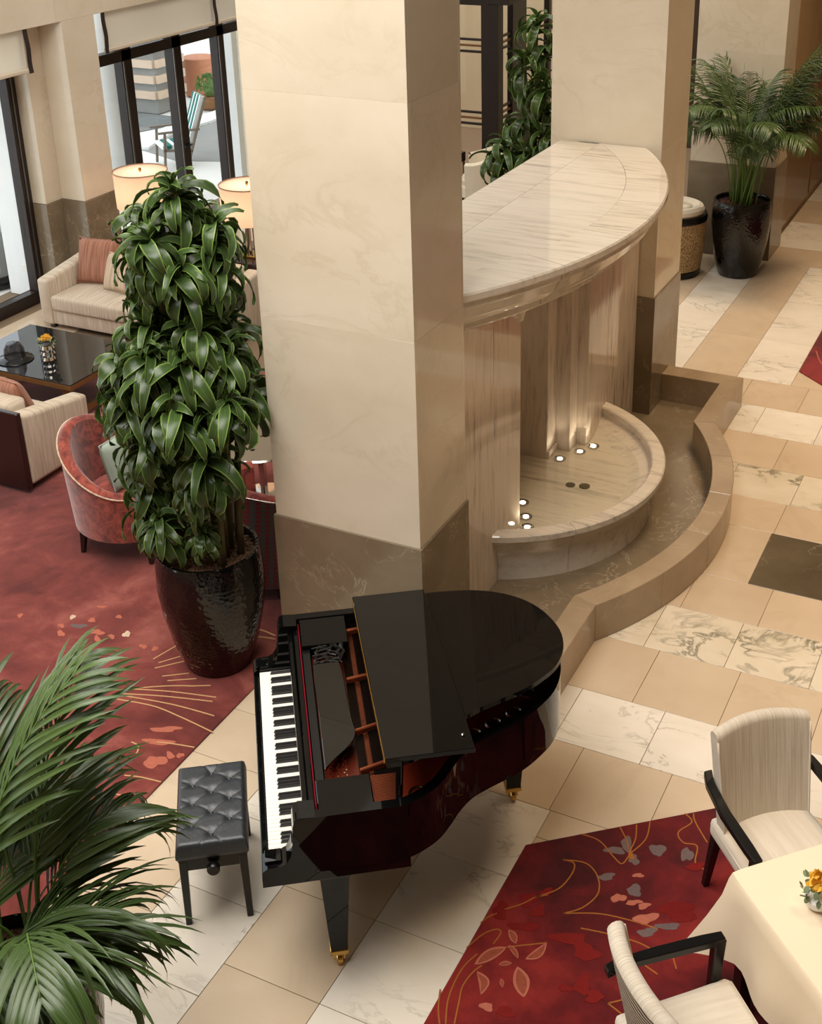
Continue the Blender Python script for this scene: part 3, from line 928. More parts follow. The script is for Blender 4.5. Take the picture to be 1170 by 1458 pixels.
# basin
bc = (-3.35, FY)
bt = radians(70.5)
bed = [-bt, radians(-42), radians(-12), radians(14), radians(40), bt]
for a0, a1 in zip(bed, bed[1:]):
    sweep('basin_rim', [(1.095, .352), (1.18, .352), (1.195, .362), (1.195, .40), (1.185, .41), (1.105, .41), (1.095, .40)], a0, a1, 'fountain_h', 12, bc)
    sweep('basin_wall', [(.90, .06), (1.10, .0), (1.10, .17), (1.115, .24), (1.15, .30), (1.165, .352), (1.10, .352), (1.09, .33), (.93, .236), (.90, .234)], a0, a1, 'fountain_h', 12, bc)
pts = [(-3.5, FY - .93), (-2.93, FY - .93)]
pts = [(bc[0] + .935 * cos(a), bc[1] + .935 * sin(a)) for a in [-1.9 + 3.8 * k / 40 for k in range(41)]]
MB().prism(pts, .06, .236).build('basin_floor', M['basin_h'], FT)
pw = [(bc[0] + 1.02 * cos(a), bc[1] + 1.02 * sin(a)) for a in [-1.7 + 3.4 * k / 40 for k in range(41)]]
MB().add([(p[0], p[1], .285) for p in pw], [tuple(range(41))]).build('water_surface', M['water'], FT)
for p, rr in ((un(812, 690, .24), .035), (un(832, 692, .24), .04)):
    MB().lathe([(0, 0), (rr, 0), (rr, .006), (rr * .6, .009), (0, .009)], 16).build('drain', M['drain'], FT, SM, loc=(p.x, p.y, .236))
for s in (-1, 1):
    for dx, dy in ((-3.02, .36), (-2.925, .53), (-2.862, .655)):
        MB().lathe([(.026, 0), (.045, 0), (.045, .012), (.036, .014), (.026, .010)], 20).build('lamp_ring', M['chrome'], FT, SM, loc=(dx, FY + s * dy, .236))
        MB().lathe([(0, .002), (.027, .002), (.02, .011), (0, .013)], 16).build('lamp_lens', M['lens'], FT, SM, loc=(dx, FY + s * dy, .236))
        l = bpy.data.lights.new('fountain_spot', 'SPOT')
        l.energy = 1.3; l.color = (1, .86, .66); l.spot_size = 1.6; l.shadow_soft_size = .02; l.spot_blend = .5
        o = bpy.data.objects.new('fountain_spot', l); COL.objects.link(o)
        o.location = (dx + .02, FY + s * dy, .27); o.rotation_euler = (0, radians(180 - 20), 0)
# outer shallow trough: floor and curb
ob = -4.12
RO, RI = 2.43, 2.275
MB().prism([(-2.93, 5.855), (-2.77, 5.855), (-2.77, 5.40), (-2.2, 5.40), (-2.2, 6.23)] + [(ob + (RI + .05) * cos(a), FY + (RI + .05) * sin(a)) for a in [-.62 + 1.24 * k / 24 for k in range(25)]] + [(-2.2, 9.86), (-2.77, 9.86), (-2.77, 9.42), (-2.93, 9.42)], -.003, .02).build('trough_floor', M['dado'], FT)
ao = math.acos((-2.114 - ob) / RO)
ai = math.acos((-2.272 - ob) / RI)
def curb(pts):
    MB().prism(pts, 0, .27).build('curb_stone', M['curb'], FT, None, .004)
segs = 5
for k in range(segs):
    f0, f1 = -1 + 2 * k / segs, -1 + 2 * (k + 1) / segs
    e = .0005
    out = [(ob + RO * cos(ao * t), FY + RO * sin(ao * t)) for t in [f0 + e + (f1 - f0 - 2 * e) * j / 8 for j in range(9)]]
    inn = [(ob + RI * cos(ai * t), FY + RI * sin(ai * t)) for t in [f0 + e + (f1 - f0 - 2 * e) * j / 8 for j in range(9)]]
    curb(out + inn[::-1])
yo, yi = RO * sin(ao), RI * sin(ai)
for s in (-1, 1):
    curb([(-2.114, FY + s * (yo + .001)), (-2.272, FY + s * (yi + .001)), (-2.272, FY + s * 2.11), (-2.114, FY + s * 2.30)][::s])
    curb([(-2.272, FY + s * 2.1105), (-2.114, FY + s * 2.3005), (-2.772, FY + s * 2.3005), (-2.772, FY + s * 2.1105)][::s])

# ================================================================== RUGS
def ribbon(pts, w, z):
    """flat tufted line on the rug through pixel points of the photo"""
    P = [un(x, y, z) for x, y in pts]
    Q = []
    for i in range(len(P) - 1):          # catmull-rom smoothing
        p0, p1, p2, p3 = P[max(i - 1, 0)], P[i], P[i + 1], P[min(i + 2, len(P) - 1)]
        for k in range(5):
            t = k / 5
            Q.append(.5 * ((2 * p1) + (p2 - p0) * t + (2 * p0 - 5 * p1 + 4 * p2 - p3) * t * t + (3 * p1 - p0 - 3 * p2 + p3) * t ** 3))
    Q.append(P[-1])
    vs, fs = [], []
    for i, q in enumerate(Q):
        d = (Q[min(i + 1, len(Q) - 1)] - Q[max(i - 1, 0)])
        n = Vector((-d.y, d.x, 0)).normalized() * w / 2
        vs += [q + n, q - n, q + n * .8 + Vector((0, 0, .0015)), q - n * .8 + Vector((0, 0, .0015))]
    for i in range(len(Q) - 1):
        a, b = 4 * i, 4 * i + 4
        fs += [(a, b, b + 2, a + 2), (a + 2, b + 2, b + 3, a + 3), (a + 3, b + 3, b + 1, a + 1)]
    return MB().add(vs, fs)
def blot(cx_, cy_, rx, ry, seed, z, n=18):
    rnd = random.Random(seed)
    c = un(cx_, cy_, z)
    ex, ey = un(cx_ + rx, cy_, z) - c, un(cx_, cy_ + ry, z) - c
    ph = [rnd.uniform(0, 6) for _ in range(3)]
    pts = []
    for i in range(n):
        a = 2 * pi * i / n
        k = 1 + .22 * sin(2 * a + ph[0]) + .16 * sin(3 * a + ph[1]) + .1 * sin(5 * a + ph[2])
        p = c + ex * cos(a) * k + ey * sin(a) * k
        pts.append((p.x, p.y))
    return MB().prism(pts, z - .003, z + .0012)
def leafmark(t0, t1, bend, w, z, grow=1.0):
    a, b = Vector(t0), Vector(t1)
    mid = (a + b) / 2
    a, b = mid + (a - mid) * grow, mid + (b - mid) * grow
    n = Vector((-(b - a).y, (b - a).x)).normalized()
    up, lo = [], []
    for i in range(13):
        t = i / 12
        c = a + (b - a) * t + n * bend * sin(pi * t)
        ww = w * grow * sin(pi * t) ** .8
        up.append(c + n * ww)
        lo.append(c - n * ww)
    pts = [un(p.x, p.y, z) for p in up + lo[::-1][1:-1]]
    return MB().prism([(p.x, p.y) for p in pts], z - .003, z + .0012)

ZR = .012
rr_ = MB().prism([(-1.847, 4.517), (-1.847, 2.6), (3.0, 2.6), (3.0, 5.16), (-1.06, 5.16)], .0, ZR).build('dining_rug', M['rug_dark'], None, None, .003)
tag(rr_, 'crimson rug with leaf motifs under the dining table', 'rug')
k6 = lambda x, y: (580 + x / 5.245, 1180 + y / 5.245)
leaves = [((500, 1015), (740, 885), -10, 42), ((520, 1065), (550, 1240), -38, 40), ((820, 1030), (870, 1260), -6, 62), ((880, 975), (1040, 855), 22, 34),
          ((755, 755), (810, 860), -8, 30), ((755, 870), (828, 970), -8, 20), ((680, 1015), (780, 1005), -4, 18), ((700, 1120), (710, 1185), 0, 16)]
for a, b, bd, w in leaves:
    a, b = k6(*a), k6(*b)
    o = leafmark(a, b, bd / 5.245, w / 5.245, ZR + .0005).build('leaf_motif', M['rug_pink'], rr_)
    leafmark(a, b, bd / 5.245, w / 5.245 * .78, ZR + .0012, .82).build('leaf_centre', M['leaf_fill'], o)
k8 = lambda x, y: (600 + x / 2.0526, 1000 + y / 2.0526)
vines = [[k6(*p) for p in ((285, 1458), (300, 1290), (350, 1150), (420, 1030), (520, 935))], [k6(*p) for p in ((350, 1458), (385, 1290), (410, 1180), (480, 1080), (555, 1020))],
         [k6(*p) for p in ((240, 1458), (230, 1340), (245, 1200))], [k6(*p) for p in ((440, 890), (560, 790), (660, 752), (698, 775), (640, 862))],
         [k6(*p) for p in ((545, 705), (600, 660), (668, 632))], [k6(*p) for p in ((725, 602), (860, 560), (960, 510), (1049, 495))],
         [k6(*p) for p in ((740, 885), (850, 872), (1040, 852))],
         [k8(*p) for p in ((330, 570), (400, 545), (440, 500), (445, 470), (412, 460))], [k8(*p) for p in ((412, 460), (480, 470), (515, 510), (515, 560), (470, 600), (415, 617))],
         [k8(*p) for p in ((415, 617), (520, 618), (620, 640), (690, 662))], [k8(*p) for p in ((465, 660), (560, 680), (640, 705), (700, 740))],
         [k8(*p) for p in ((468, 385), (520, 405), (560, 450), (585, 472), (605, 450))], [k8(*p) for p in ((668, 348), (655, 400), (612, 440))], [k8(*p) for p in ((628, 358), (625, 400), (605, 440))],
         [k8(*p) for p in ((580, 365), (600, 405), (604, 430))], [k8(*p) for p in ((770, 325), (790, 350), (750, 380), (765, 410), (805, 420), (800, 470), (830, 490))],
         [k8(*p) for p in ((835, 410), (800, 350), (795, 325))], [k8(*p) for p in ((640, 760), (690, 795))], [k8(*p) for p in ((545, 880), (590, 915))], [k8(*p) for p in ((545, 880), (585, 870))],
         [k8(*p) for p in ((735, 745), (745, 780))]]
for v in vines:
    ribbon(v, .0075, ZR).build('vine_motif', M['rug_gold'], rr_)
spots = [(600, 415, 18, 20, 'rug_grey'), (565, 433, 26, 12, 'rug_grey'), (620, 460, 16, 14, 'rug_grey'), (690, 432, 20, 20, 'rug_grey'), (775, 445, 16, 22, 'rug_grey'), (540, 510, 26, 10, 'rug_grey'),
         (622, 550, 24, 15, 'rug_grey'), (575, 572, 20, 13, 'rug_pink'), (633, 506, 14, 7, 'rug_pink'), (620, 585, 22, 8, 'rug_pink'), (650, 595, 18, 9, 'rug_pink'), (655, 632, 34, 16, 'rug_pink'),
         (660, 672, 26, 14, 'rug_grey'), (720, 655, 30, 12, 'rug_grey'), (190, 890, 17, 14, 'rug_pink'), (612, 448, 9, 12, 'rug_gold'),
         (310, 578, 22, 24, 'rug_coral'), (365, 555, 18, 12, 'rug_coral'), (300, 655, 40, 14, 'rug_coral'), (230, 610, 24, 24, 'rug_coral'), (750, 610, 60, 26, 'rug_coral'), (430, 690, 46, 20, 'rug_coral'),
         (480, 730, 40, 24, 'rug_coral'), (245, 905, 30, 14, 'rug_coral'), (470, 825, 26, 26, 'rug_coral'), (340, 610, 18, 20, 'rug_coral'), (505, 860, 30, 16, 'rug_coral'), (800, 480, 30, 10, 'rug_coral'), (420, 835, 20, 12, 'rug_coral')]
for i, (x, y, rx, ry, m_) in enumerate(spots):
    p = k8(x, y)
    blot(p[0], p[1], rx / 2.05, ry / 2.05, i, ZR - .0009 + .00006 * i).build('petal_motif', M[m_], rr_)

rl = MB().prism([(-8.75, 2.0), (-3.775, 2.0), (-3.775, 8.9), (-8.75, 8.9)], .0, ZR).build('lounge_rug', M['rug_light'], None, None, .003)
tag(rl, 'large brick red rug with fan of gold lines in the lounge', 'rug')
k3 = lambda x, y: (x / 3.9, 800 + y / 3.9)
for pts in (((850, 540), (975, 468)), ((880, 560), (1000, 525)), ((860, 590), (1030, 550)), ((900, 635), (1050, 618)), ((930, 660), (1090, 648)), ((1040, 690), (1170, 686)), ((640, 712), (900, 690), (1060, 688)),
            ((720, 705), (950, 720), (1200, 752)), ((640, 730), (900, 745), (1180, 775)), ((640, 735), (950, 790), (1190, 855)), ((650, 762), (850, 800), (1000, 860), (1180, 945)),
            ((870, 1000), (960, 1010), (1080, 1030)), ((690, 1185), (780, 1195), (895, 1222)), ((640, 1290), (760, 1310)), ((730, 1000), (765, 1020), (760, 1060), (720, 1080))):
    ribbon([k3(*p) for p in pts], .009, ZR).build('line_motif', M['rug_cream'], rl)
for pts in (((352, 893), (372, 897), (392, 905)), ((352, 908), (372, 907), (392, 910)), ((140, 560), (148, 585), (150, 600)), ((152, 590), (140, 600), (150, 612))):
    ribbon(pts, .012, ZR).build('line_motif', M['rug_cream'], rl)
for i, (x, y, rx, ry, m_) in enumerate(((403, 306, 15, 12, 'oat_fab'), (438, 356, 40, 14, 'rug_grey'), (540, 428, 18, 16, 'rug_pink'), (702, 402, 24, 14, 'oat_fab'), (338, 398, 24, 14, 'rug_pink'), (535, 390, 40, 16, 'rug_pink'), (620, 415, 18, 12, 'rug_pink'),
                                        (795, 470, 20, 12, 'rug_pink'), (860, 482, 18, 12, 'rug_pink'), (660, 305, 14, 12, 'rug_pink'), (565, 250, 24, 8, 'rug_pink'), (112, 298, 14, 12, 'rug_pink'), (945, 1075, 24, 18, 'rug_pink'), (860, 1110, 60, 34, 'rug_pink'),
                                        (920, 930, 80, 16, 'rug_pink'), (1000, 1075, 20, 14, 'rug_pink'), (880, 1000, 80, 18, 'rug_pink'), (340, 355, 16, 12, 'rug_pink'), (510, 325, 24, 10, 'rug_pink'), (735, 390, 0.1, .1, 'rug_pink'))):
    if rx > 1:
        p = k3(x, y)
        blot(p[0], p[1], rx / 3.9, ry / 3.9, 50 + i, ZR - .0009 + .00006 * i).build('petal_motif', M[m_], rl)
r3 = MB().prism([(-1.819, 10.85), (-1.56, 10.62), (2.5, 10.62), (2.5, 13.4), (-1.819, 13.4)], .0, ZR).build('hall_rug', M['rug_dark'], None, None, .003)
tag(r3, 'dark crimson rug with cut corner beyond the fountain curb', 'rug')
ribbon([(1162, 500), (1166, 512), (1172, 520)], .012, ZR).build('line_motif', M['rug_pink'], r3)

# ================================================================== GRAND PIANO
PO = Vector((-2.88069, 3.84091, 0))
PA = radians(-54.7266)
PN = thing('grand_piano', 'black lacquered baby grand piano with its lid raised a little', 'piano', PO, PA)
L = M['lacquer']
W2 = .725
curve = [(W2, .12), (W2, .55), (.70, .622), (.64, .715), (.56, .784), (.49, .835), (.42, .905), (.375, .985), (.335, 1.07), (.285, 1.165), (.215, 1.255), (.12, 1.345), (-.02, 1.412), (-.20, 1.438), (-.40, 1.405), (-.55, 1.332), (-.65, 1.225), (-.705, 1.10), (-W2, .95), (-W2, .12)]
def smooth2(P, k=4):
    Q = []
    for i in range(len(P) - 1):
        p0, p1, p2, p3 = (Vector(P[j]) for j in (max(i - 1, 0), i, i + 1, min(i + 2, len(P) - 1)))
        for s in range(k):
            t = s / k
            Q.append(.5 * ((2 * p1) + (p2 - p0) * t + (2 * p0 - 5 * p1 + 4 * p2 - p3) * t * t + (3 * p1 - p0 - 3 * p2 + p3) * t ** 3))
    Q.append(Vector(P[-1]))
    return Q
RIM = [Vector(curve[0])] + smooth2(curve[1:-1]) + [Vector(curve[-1])]
def offset(P, d):
    Q = []
    for i, p in enumerate(P):
        a, b = P[max(i - 1, 0)], P[min(i + 1, len(P) - 1)]
        t = (b - a).normalized()
        Q.append(p + Vector((-t.y, t.x)) * d)
    return Q
INN = offset(RIM, .045)
n = len(RIM)
m = MB()
vs = []
for P_, Q_ in zip(RIM, INN):
    vs += [(P_.x, P_.y, .70), (P_.x, P_.y, .99), (Q_.x, Q_.y, .99), (Q_.x, Q_.y, .70)]
fs = []
for i in range(n - 1):
    for k in range(4):
        fs.append((4 * i + k, 4 * i + (k + 1) % 4, 4 * i + 4 + (k + 1) % 4, 4 * i + 4 + k))
fs += [(0, 1, 2, 3), tuple(4 * (n - 1) + k for k in (3, 2, 1, 0))]
m.add(vs, fs).build('case_rim', L, PN, .5)
IN2 = offset(RIM, .04)
MB().prism([(p.x, p.y) for p in IN2], .702, .73).build('bottom_board', M['satin_black'], PN)
MB().prism([(p.x, max(p.y, .32)) for p in IN2[1:-1]], .80, .82).build('soundboard', M['soundboard'], PN)
# arms (cheeks) either side of the keys
armp = [(-.035, .652), (-.035, .70), (-.03, .735), (-.01, .75), (.045, .752), (.07, .765), (.09, .80), (.10, .86), (.105, .95), (.115, .985), (.135, .995), (.20, .99), (.20, .652)]
for s in (-1, 1):
    m = MB()
    xa, xb = (.622, W2 - .001) if s > 0 else (-W2 + .001, -.622)
    k = len(armp)
    m.add([(xa, p[0], p[1]) for p in armp] + [(xb, p[0], p[1]) for p in armp], [tuple(range(k)), tuple(range(2 * k - 1, k - 1, -1))] + [(i, (i + 1) % k, (i + 1) % k + k, i + k) for i in range(k)])
    m.build('cheek_arm', L, PN, .5)
    MB().pad(.627 if s > 0 else -.70, .70 if s > 0 else -.627, -.02, .05, .745, .765, .006).build('key_block', L, PN, SM)
MB().box(-W2 + .002, W2 - .002, -.03, .585, .652, .7005).build('key_bed', L, PN, None, .004)
MB().box(-.622, .622, -.034, -.006, .657, .718).build('key_slip', L, PN, None, .004)
kw = 1.236 / 52
wk = MB().box(-kw / 2 + .0006, kw / 2 - .0006, -.002, .155, .70, .736).mesh('white_key', M['ivory'], None, .0015)
bk = MB().hexa([(-.0065, .048, .73), (.0065, .048, .73), (.0065, .155, .73), (-.0065, .155, .73)], [(-.005, .056, .7485), (.005, .056, .7485), (.005, .155, .7485), (-.005, .155, .7485)]).mesh('black_key', M['ebony'], None, .001)
for i in range(52):
    x = -.618 + kw * (i + .5)
    link('white_key', wk, PN, (x, 0, 0))
    if i < 51 and (i - 2) % 7 in (0, 1, 3, 4, 5) and i >= 2 or i == 0:
        link('black_key', bk, PN, (x + kw / 2, 0, 0))
MB().box(-.62, .62, .152, .178, .70, .945).build('fallboard', L, PN, None, .006, 2)
MB().box(-.672, .672, .181, .204, .70, .962).build('lock_rail', L, PN, None, .004, 2)
MB().box(-.675, .675, .206, .211, .90, .962).build('felt_strip', M['felt'], PN)
MB().box(-.68, .68, .216, .255, .90, .962).build('front_rail', M['satin_black'], PN, None, .003)
for s in (-1, 1):
    xa, xb = (.50, .682) if s > 0 else (-.682, -.45)
    MB().box(xa, xb, .215, .445, .958, .985).build('desk_shelf', L, PN, None, .003)
# music desk lying flat
dk = smooth2([(.44, .262), (.38, .31), (.31, .375), (.235, .412), (.12, .405), (-.05, .398), (-.20, .395), (-.30, .385)], 4)
DK = MB().prism([(p.x, p.y) for p in dk] + [(-.30, .262)],   .970, .984).build('music_desk', M['desk_lacquer'], PN, None, .002)
fr = MB()
random.seed(5)
for cx_, cy_, rr in ((-.34, .30, .03), (-.36, .36, .035), (-.40, .31, .032), (-.41, .375, .026), (-.445, .33, .03), (-.33, .345, .02), (-.44, .395, .02), (-.385, .40, .02), (-.475, .30, .022), (-.47, .37, .024)):
    fr.tube([(cx_ + rr * cos(a), cy_ + rr * sin(a) * .9, .977) for a in [2 * pi * k / 16 for k in range(16)]], .007, 6, True)
for k in range(6):
    a = (-.31 - .03 * k, .262 + .01 * (k % 2), .977)
    fr.tube([a, (a[0] - .015, .33, .977), (a[0] + .01, .40 - .012 * k, .977)], .006, 6)
fr.tube([(-.30, .385, .977), (-.38, .412, .977), (-.45, .405, .977), (-.50, .36, .977), (-.505, .262, .977)], .009, 6)
fr.build('fretwork', L, DK, SM)
# iron frame with struts, strings, pins
MB().box(-.66, .66, .45, .475, .90, .915).build('plate_bar', M['copper'], PN, None, .003)
for x0, x1 in ((-.595, -.56), (-.215, -.175), (.165, .20), (.425, .455)):
    MB().bar(((x0 + x1) / 2, .41, .945), ((x0 + x1) / 2 - .14, 1.08 if x0 < .1 else .80, .93), .018, .03).build('plate_strut', M['copper'], PN, None, .004)
MB().prism([(-.675, .26), (.675, .26), (.675, .41), (-.675, .41)], .885, .90).build('pin_block', M['soundboard'], PN)
st_ = MB()
for i in range(150):
    x = -.66 + 1.32 * i / 149
    ln = .50 - .30 * max(0, x + .1) if x > -.1 else .50 + .0 * x
    st_.bar((x, .36, .925), (x - .10, .36 + ln + .18 * (x < .1), .92), .0016, .0016)
o = st_.build('strings', M['string'], PN); o['kind'] = 'stuff'
pn = MB()
for i in range(230):
    x = -.655 + 1.31 * (i % 77) / 76
    y = .285 + .03 * (i // 77) + .01 * (i % 2)
    pn.box(x - .003, x + .003, y - .003, y + .003, .90, .93)
o = pn.build('tuning_pins', M['chrome'], PN); o['kind'] = 'stuff'
dm = MB()
for i in range(26):
    x = .48 + .19 * i / 25
    dm.box(x - .0018, x + .0018, .45, .56 - .001 * i, .915, .95)
o = dm.build('dampers', M['copper'], PN); o['kind'] = 'stuff'
pl = MB().prism([(p.x, p.y) for p in offset(RIM, .05) if p.y > .56 and p.x > -.66] + [(-.66, .95), (-.66, .86), (.1, .86), (.36, .60)], .905, .925).build('plate_casting', M['soundboard'], PN, None, .003)
em = MB().tube([(.598 + .042 * cos(a), .643 + .042 * sin(a), .928) for a in [2 * pi * k / 24 for k in range(24)]], .005, 6, True)
em.tube([(.585, .625, .928), (.595, .665, .928), (.605, .63, .928), (.615, .665, .928), (.625, .625, .928)], .0035, 6)
em.tube([(.58, .645, .928), (.63, .645, .928)], .003, 6)
em.build('emblem', M['brass'], pl, SM)
for x, y in ((.215, 1.043), (.155, 1.15), (.27, .94), (.03, 1.24)):
    MB().tube([(x + .035 * cos(a), y + .035 * sin(a), .928) for a in [2 * pi * k / 20 for k in range(20)]], .009, 6, True).build('plate_hole_ring', M['soundboard'], pl, SM)
# lid, raised a few degrees on its bass side hinge, front flap folded back on it
lid = bpy.data.objects.new('lid', None)
COL.objects.link(lid); lid.parent = PN
lid.location = (-W2 - .012, 0, 1.0)
lid.rotation_euler = (0, radians(-7.6), 0)
LO = [p for p in offset(RIM, -.012) if p.y > .505]
LO = [Vector((LO[0].x, .50))] + LO + [Vector((-W2 - .012, .50))]
MB().prism([(p.x + W2 + .012, p.y) for p in LO], 0, .022).build('lid_board', L, lid, .5)
MB().box(.0, 2 * W2 + .03, .495, .865, .0245, .046).build('folded_flap', L, lid, None, .002)
MB().box(.02, 2 * W2 + .0, .492, .4945, .008, .040).build('hinge_strip', M['brass'], lid)
MB().lathe([(0, 0), (.008, 0), (.008, .006), (.004, .01), (0, .01)], 12, (1.38, .83, .046)).build('knob', M['chrome'], lid, SM)
for y in (.62, 1.1):
    MB().box(-.008, .03, y - .05, y + .05, -.004, .002).build('hinge', M['brass'], lid)
MB().bar((.655, .56, .985), (.65, .57, 1.172), .016, .014).build('lid_prop', L, PN, None, .003)
def pleg(x, y, top=.654):
    g = bpy.data.objects.new('leg', None); COL.objects.link(g); g.parent = PN; g.location = (x, y, 0)
    m = MB()
    m.hexa([(-.036, -.036, .085), (.036, -.036, .085), (.036, .036, .085), (-.036, .036, .085)], [(-.062, -.062, .545), (.062, -.062, .545), (.062, .062, .545), (-.062, .062, .545)])
    m.hexa([(-.062, -.062, .545), (.062, -.062, .545), (.062, .062, .545), (-.062, .062, .545)], [(-.075, -.12, .60), (.075, -.12, .60), (.075, .12, .60), (-.075, .12, .60)])
    m.hexa([(-.075, -.12, .60), (.075, -.12, .60), (.075, .12, .60), (-.075, .12, .60)], [(-.09, -.17, top), (.09, -.17, .60), (.09, .17, .60), (-.09, .17, .60)])
    m.build('leg_post', L, g, .5)
    MB().box(-.041, .041, -.041, .041, .07, .10).build('ferrule', M['brass'], g, None, .004)
    c = MB()
    c.lathe([(0, -.014), (.026, -.014), (.030, -.010), (.030, .010), (.026, .014), (0, .014)], 18)
    c.xf(Matrix.Rotation(pi / 2, 4, 'X')); c.xf(Matrix.Translation((0.012, 0, .030)))
    c.bar((0.0, -.022, .072), (.012, -.022, .026), .006, .02).bar((0.0, .022, .072), (.012, .022, .026), .006, .02)
    c.build('caster', M['brass'], g, SM)
pleg(.56, .265); pleg(-.56, .265); pleg(-.30, 1.24, .702)
ly = MB()
for x in (-.1, .1):
    ly.bar((x, .42, .655), (x * .8, .40, .14), .03, .03)
ly.box(-.13, .13, .34, .46, .08, .15)
ly.build('pedal_lyre', L, PN, None, .004)
for x in (-.07, 0, .07):
    MB().box(x - .014, x + .014, .22, .36, .065, .078).build('pedal', M['brass'], PN, None, .003)

# ================================================================== PIANO BENCH
BN = thing('piano_bench', 'black leather tufted piano bench with side knob', 'bench', PO + Matrix.Rotation(PA, 3, 'Z') @ Vector((-.032, -.266, 0)), PA)
hu, hv = .275, .165
but = [(0, .0)] 
cols = {0: (-.20, -.068, .066, .20), -1: (-.135, 0, .135), 1: (-.135, 0, .135)}
buts = [(u, .0) for u in (-.205, -.075, .06, .20)] + [(u, -.088) for u in (-.135, -.005, .135)] + [(u, .085) for u in (-.155, -.02, .115)]
segs_ = []
for b in buts:
    for c in buts:
        d = Vector(b) - Vector(c)
        if b < c and .05 < d.length < .125 and abs(d.y) > .05:
            segs_.append((Vector(b), Vector(c)))
for u, v in buts:                       # creases run out to the edge of the seat
    if v < -.01:
        segs_.append((Vector((u, v)), Vector((u - .04, -.165)))); segs_.append((Vector((u, v)), Vector((u + .04, -.165))))
    if v > .01:
        segs_.append((Vector((u, v)), Vector((u - .04, .165)))); segs_.append((Vector((u, v)), Vector((u + .04, .165))))
segs_ += [(Vector((-.205, 0)), Vector((-.275, -.05))), (Vector((-.205, 0)), Vector((-.275, .05))), (Vector((.20, 0)), Vector((.275, -.06))), (Vector((.20, 0)), Vector((.275, .06)))]
def sd(p, a, b):
    t = max(0, min(1, (p - a).dot(b - a) / (b - a).length_squared))
    return (p - a - (b - a) * t).length
def cush(u, v):
    x, y = (u * 2 - 1) * hu, (v * 2 - 1) * hv
    p = Vector((x, y))
    e = min(hu - abs(x), hv - abs(y))
    z = .055 * (1 - max(0, 1 - e / .028) ** 2.2) ** .5
    z -= sum(.015 * math.exp(-((x - bx) ** 2 + (y - by) ** 2) / .0005) for bx, by in buts)
    ds = min(sd(p, a, b) for a, b in segs_)
    z -= .0045 * math.exp(-(ds / .0045) ** 2) * min(1, e / .02 + .2)
    return (x, y, .418 + max(0, z))
m = MB().grid(cush, 88, 56)
m.build('cushion', M['leather'], BN, 3.2)
MB().box(-hu, hu, -hv, hv, .395, .424).build('cushion_side', M['leather'], BN, SM, .006, 2)
for bx, by in buts:
    MB().lathe([(.0085, -.002), (.0085, .002), (.005, .0055), (0, .0065)], 12).build('button', M['leather'], BN, SM, loc=(bx, by, .457))
MB().box(-hu + .008, hu - .008, -hv + .008, hv - .008, .375, .396).build('seat_board', M['satin_black'], BN, None, .003)
for x0, x1, y0, y1 in ((-.245, .245, -.145, -.125), (-.245, .245, .125, .145), (-.255, -.235, -.14, .14), (.235, .255, -.14, .14)):
    MB().box(x0, x1, y0, y1, .31, .376).build('apron', M['satin_black'], BN, None, .003)
for sx in (-1, 1):
    for sy in (-1, 1):
        x, y = sx * .245, sy * .135
        w = .019
        dx = sx * .012; dy = sy * .006
        MB().hexa([(x - w * .75 + dx, y - w * .75 + dy, 0), (x + w * .75 + dx, y - w * .75 + dy, 0), (x + w * .75 + dx, y + w * .75 + dy, 0), (x - w * .75 + dx, y + w * .75 + dy, 0)],
                  [(x - w, y - w, .376), (x + w, y - w, .376), (x + w, y + w, .376), (x - w, y + w, .376)]).build('leg', M['satin_black'], BN, None, .003)
kn = MB().lathe([(.008, 0), (.008, .02), (.026, .02), (.030, .026), (.030, .05), (.026, .056), (0, .056)], 24)
kn.xf(Matrix.Rotation(pi / 2, 4, 'Y')); kn.xf(Matrix.Translation((.255, .0, .345)))
kn.build('height_knob', M['satin_black'], BN, SM)

# ================================================================== DINING TABLE AND CHAIRS
TC = un(1043, 1242, .755)
TA = radians(45.5)
TR = Matrix.Rotation(TA, 3, 'Z')
hw = .46
# table local frame: corner (-hw, hw) points to world -x
tl = Vector((TC.x, TC.y, 0)) - TR @ Vector((-hw, hw, 0))
TB = thing('dining_table', 'square dining table hidden under a cream cloth', 'table', (tl.x, tl.y, ZR + .0014), TA)
MB().box(-hw + .01, hw - .01, -hw + .01, hw - .01, .70, .735).build('table_top', M['dark_wood'], TB, None, .004)
for sx in (-1, 1):
    for sy in (-1, 1):
        MB().box(sx * .40 - .03, sx * .40 + .03, sy * .40 - .03, sy * .40 + .03, 0, .70).build('leg', M['dark_wood'], TB, None, .003)
N = 24
def loop(z, flare, cflare, wav, rad):
    pts = []
    for s in range(4):
        R_ = Matrix.Rotation(-s * pi / 2, 2)
        for k in range(N):
            t = -1 + 2 * k / N
            x, y = t * hw, hw + flare
            e = max(0, (abs(t) - .72) / .28)
            x += (1 if t > 0 else -1) * (flare + cflare * .5) * e ** 1.5
            y += cflare * .5 * e ** 1.5 - rad * e ** 6
            x -= (1 if t > 0 else -1) * rad * e ** 6
            y += wav * sin(t * 7 + s * 2) * (1 - e)
            p = R_ @ Vector((x, y))
            pts.append((p.x, p.y, z - (.22 * e ** 2 if cflare > .1 else 0)))
    return pts
vs = []
lv = [(.742, .004, 0, 0, .004), (.730, .012, .006, 0, .006), (.66, .016, .03, .002, .006), (.56, .022, .08, .006, 0), (.46, .03, .15, .012, 0), (.36, .04, .22, .02, 0)]
for q in lv:
    z, fl, cf, wv, rd = q
    pts = loop(z, fl, cf, wv, rd)
    vs += pts
nn = 4 * N
fs = [tuple(range(nn))]
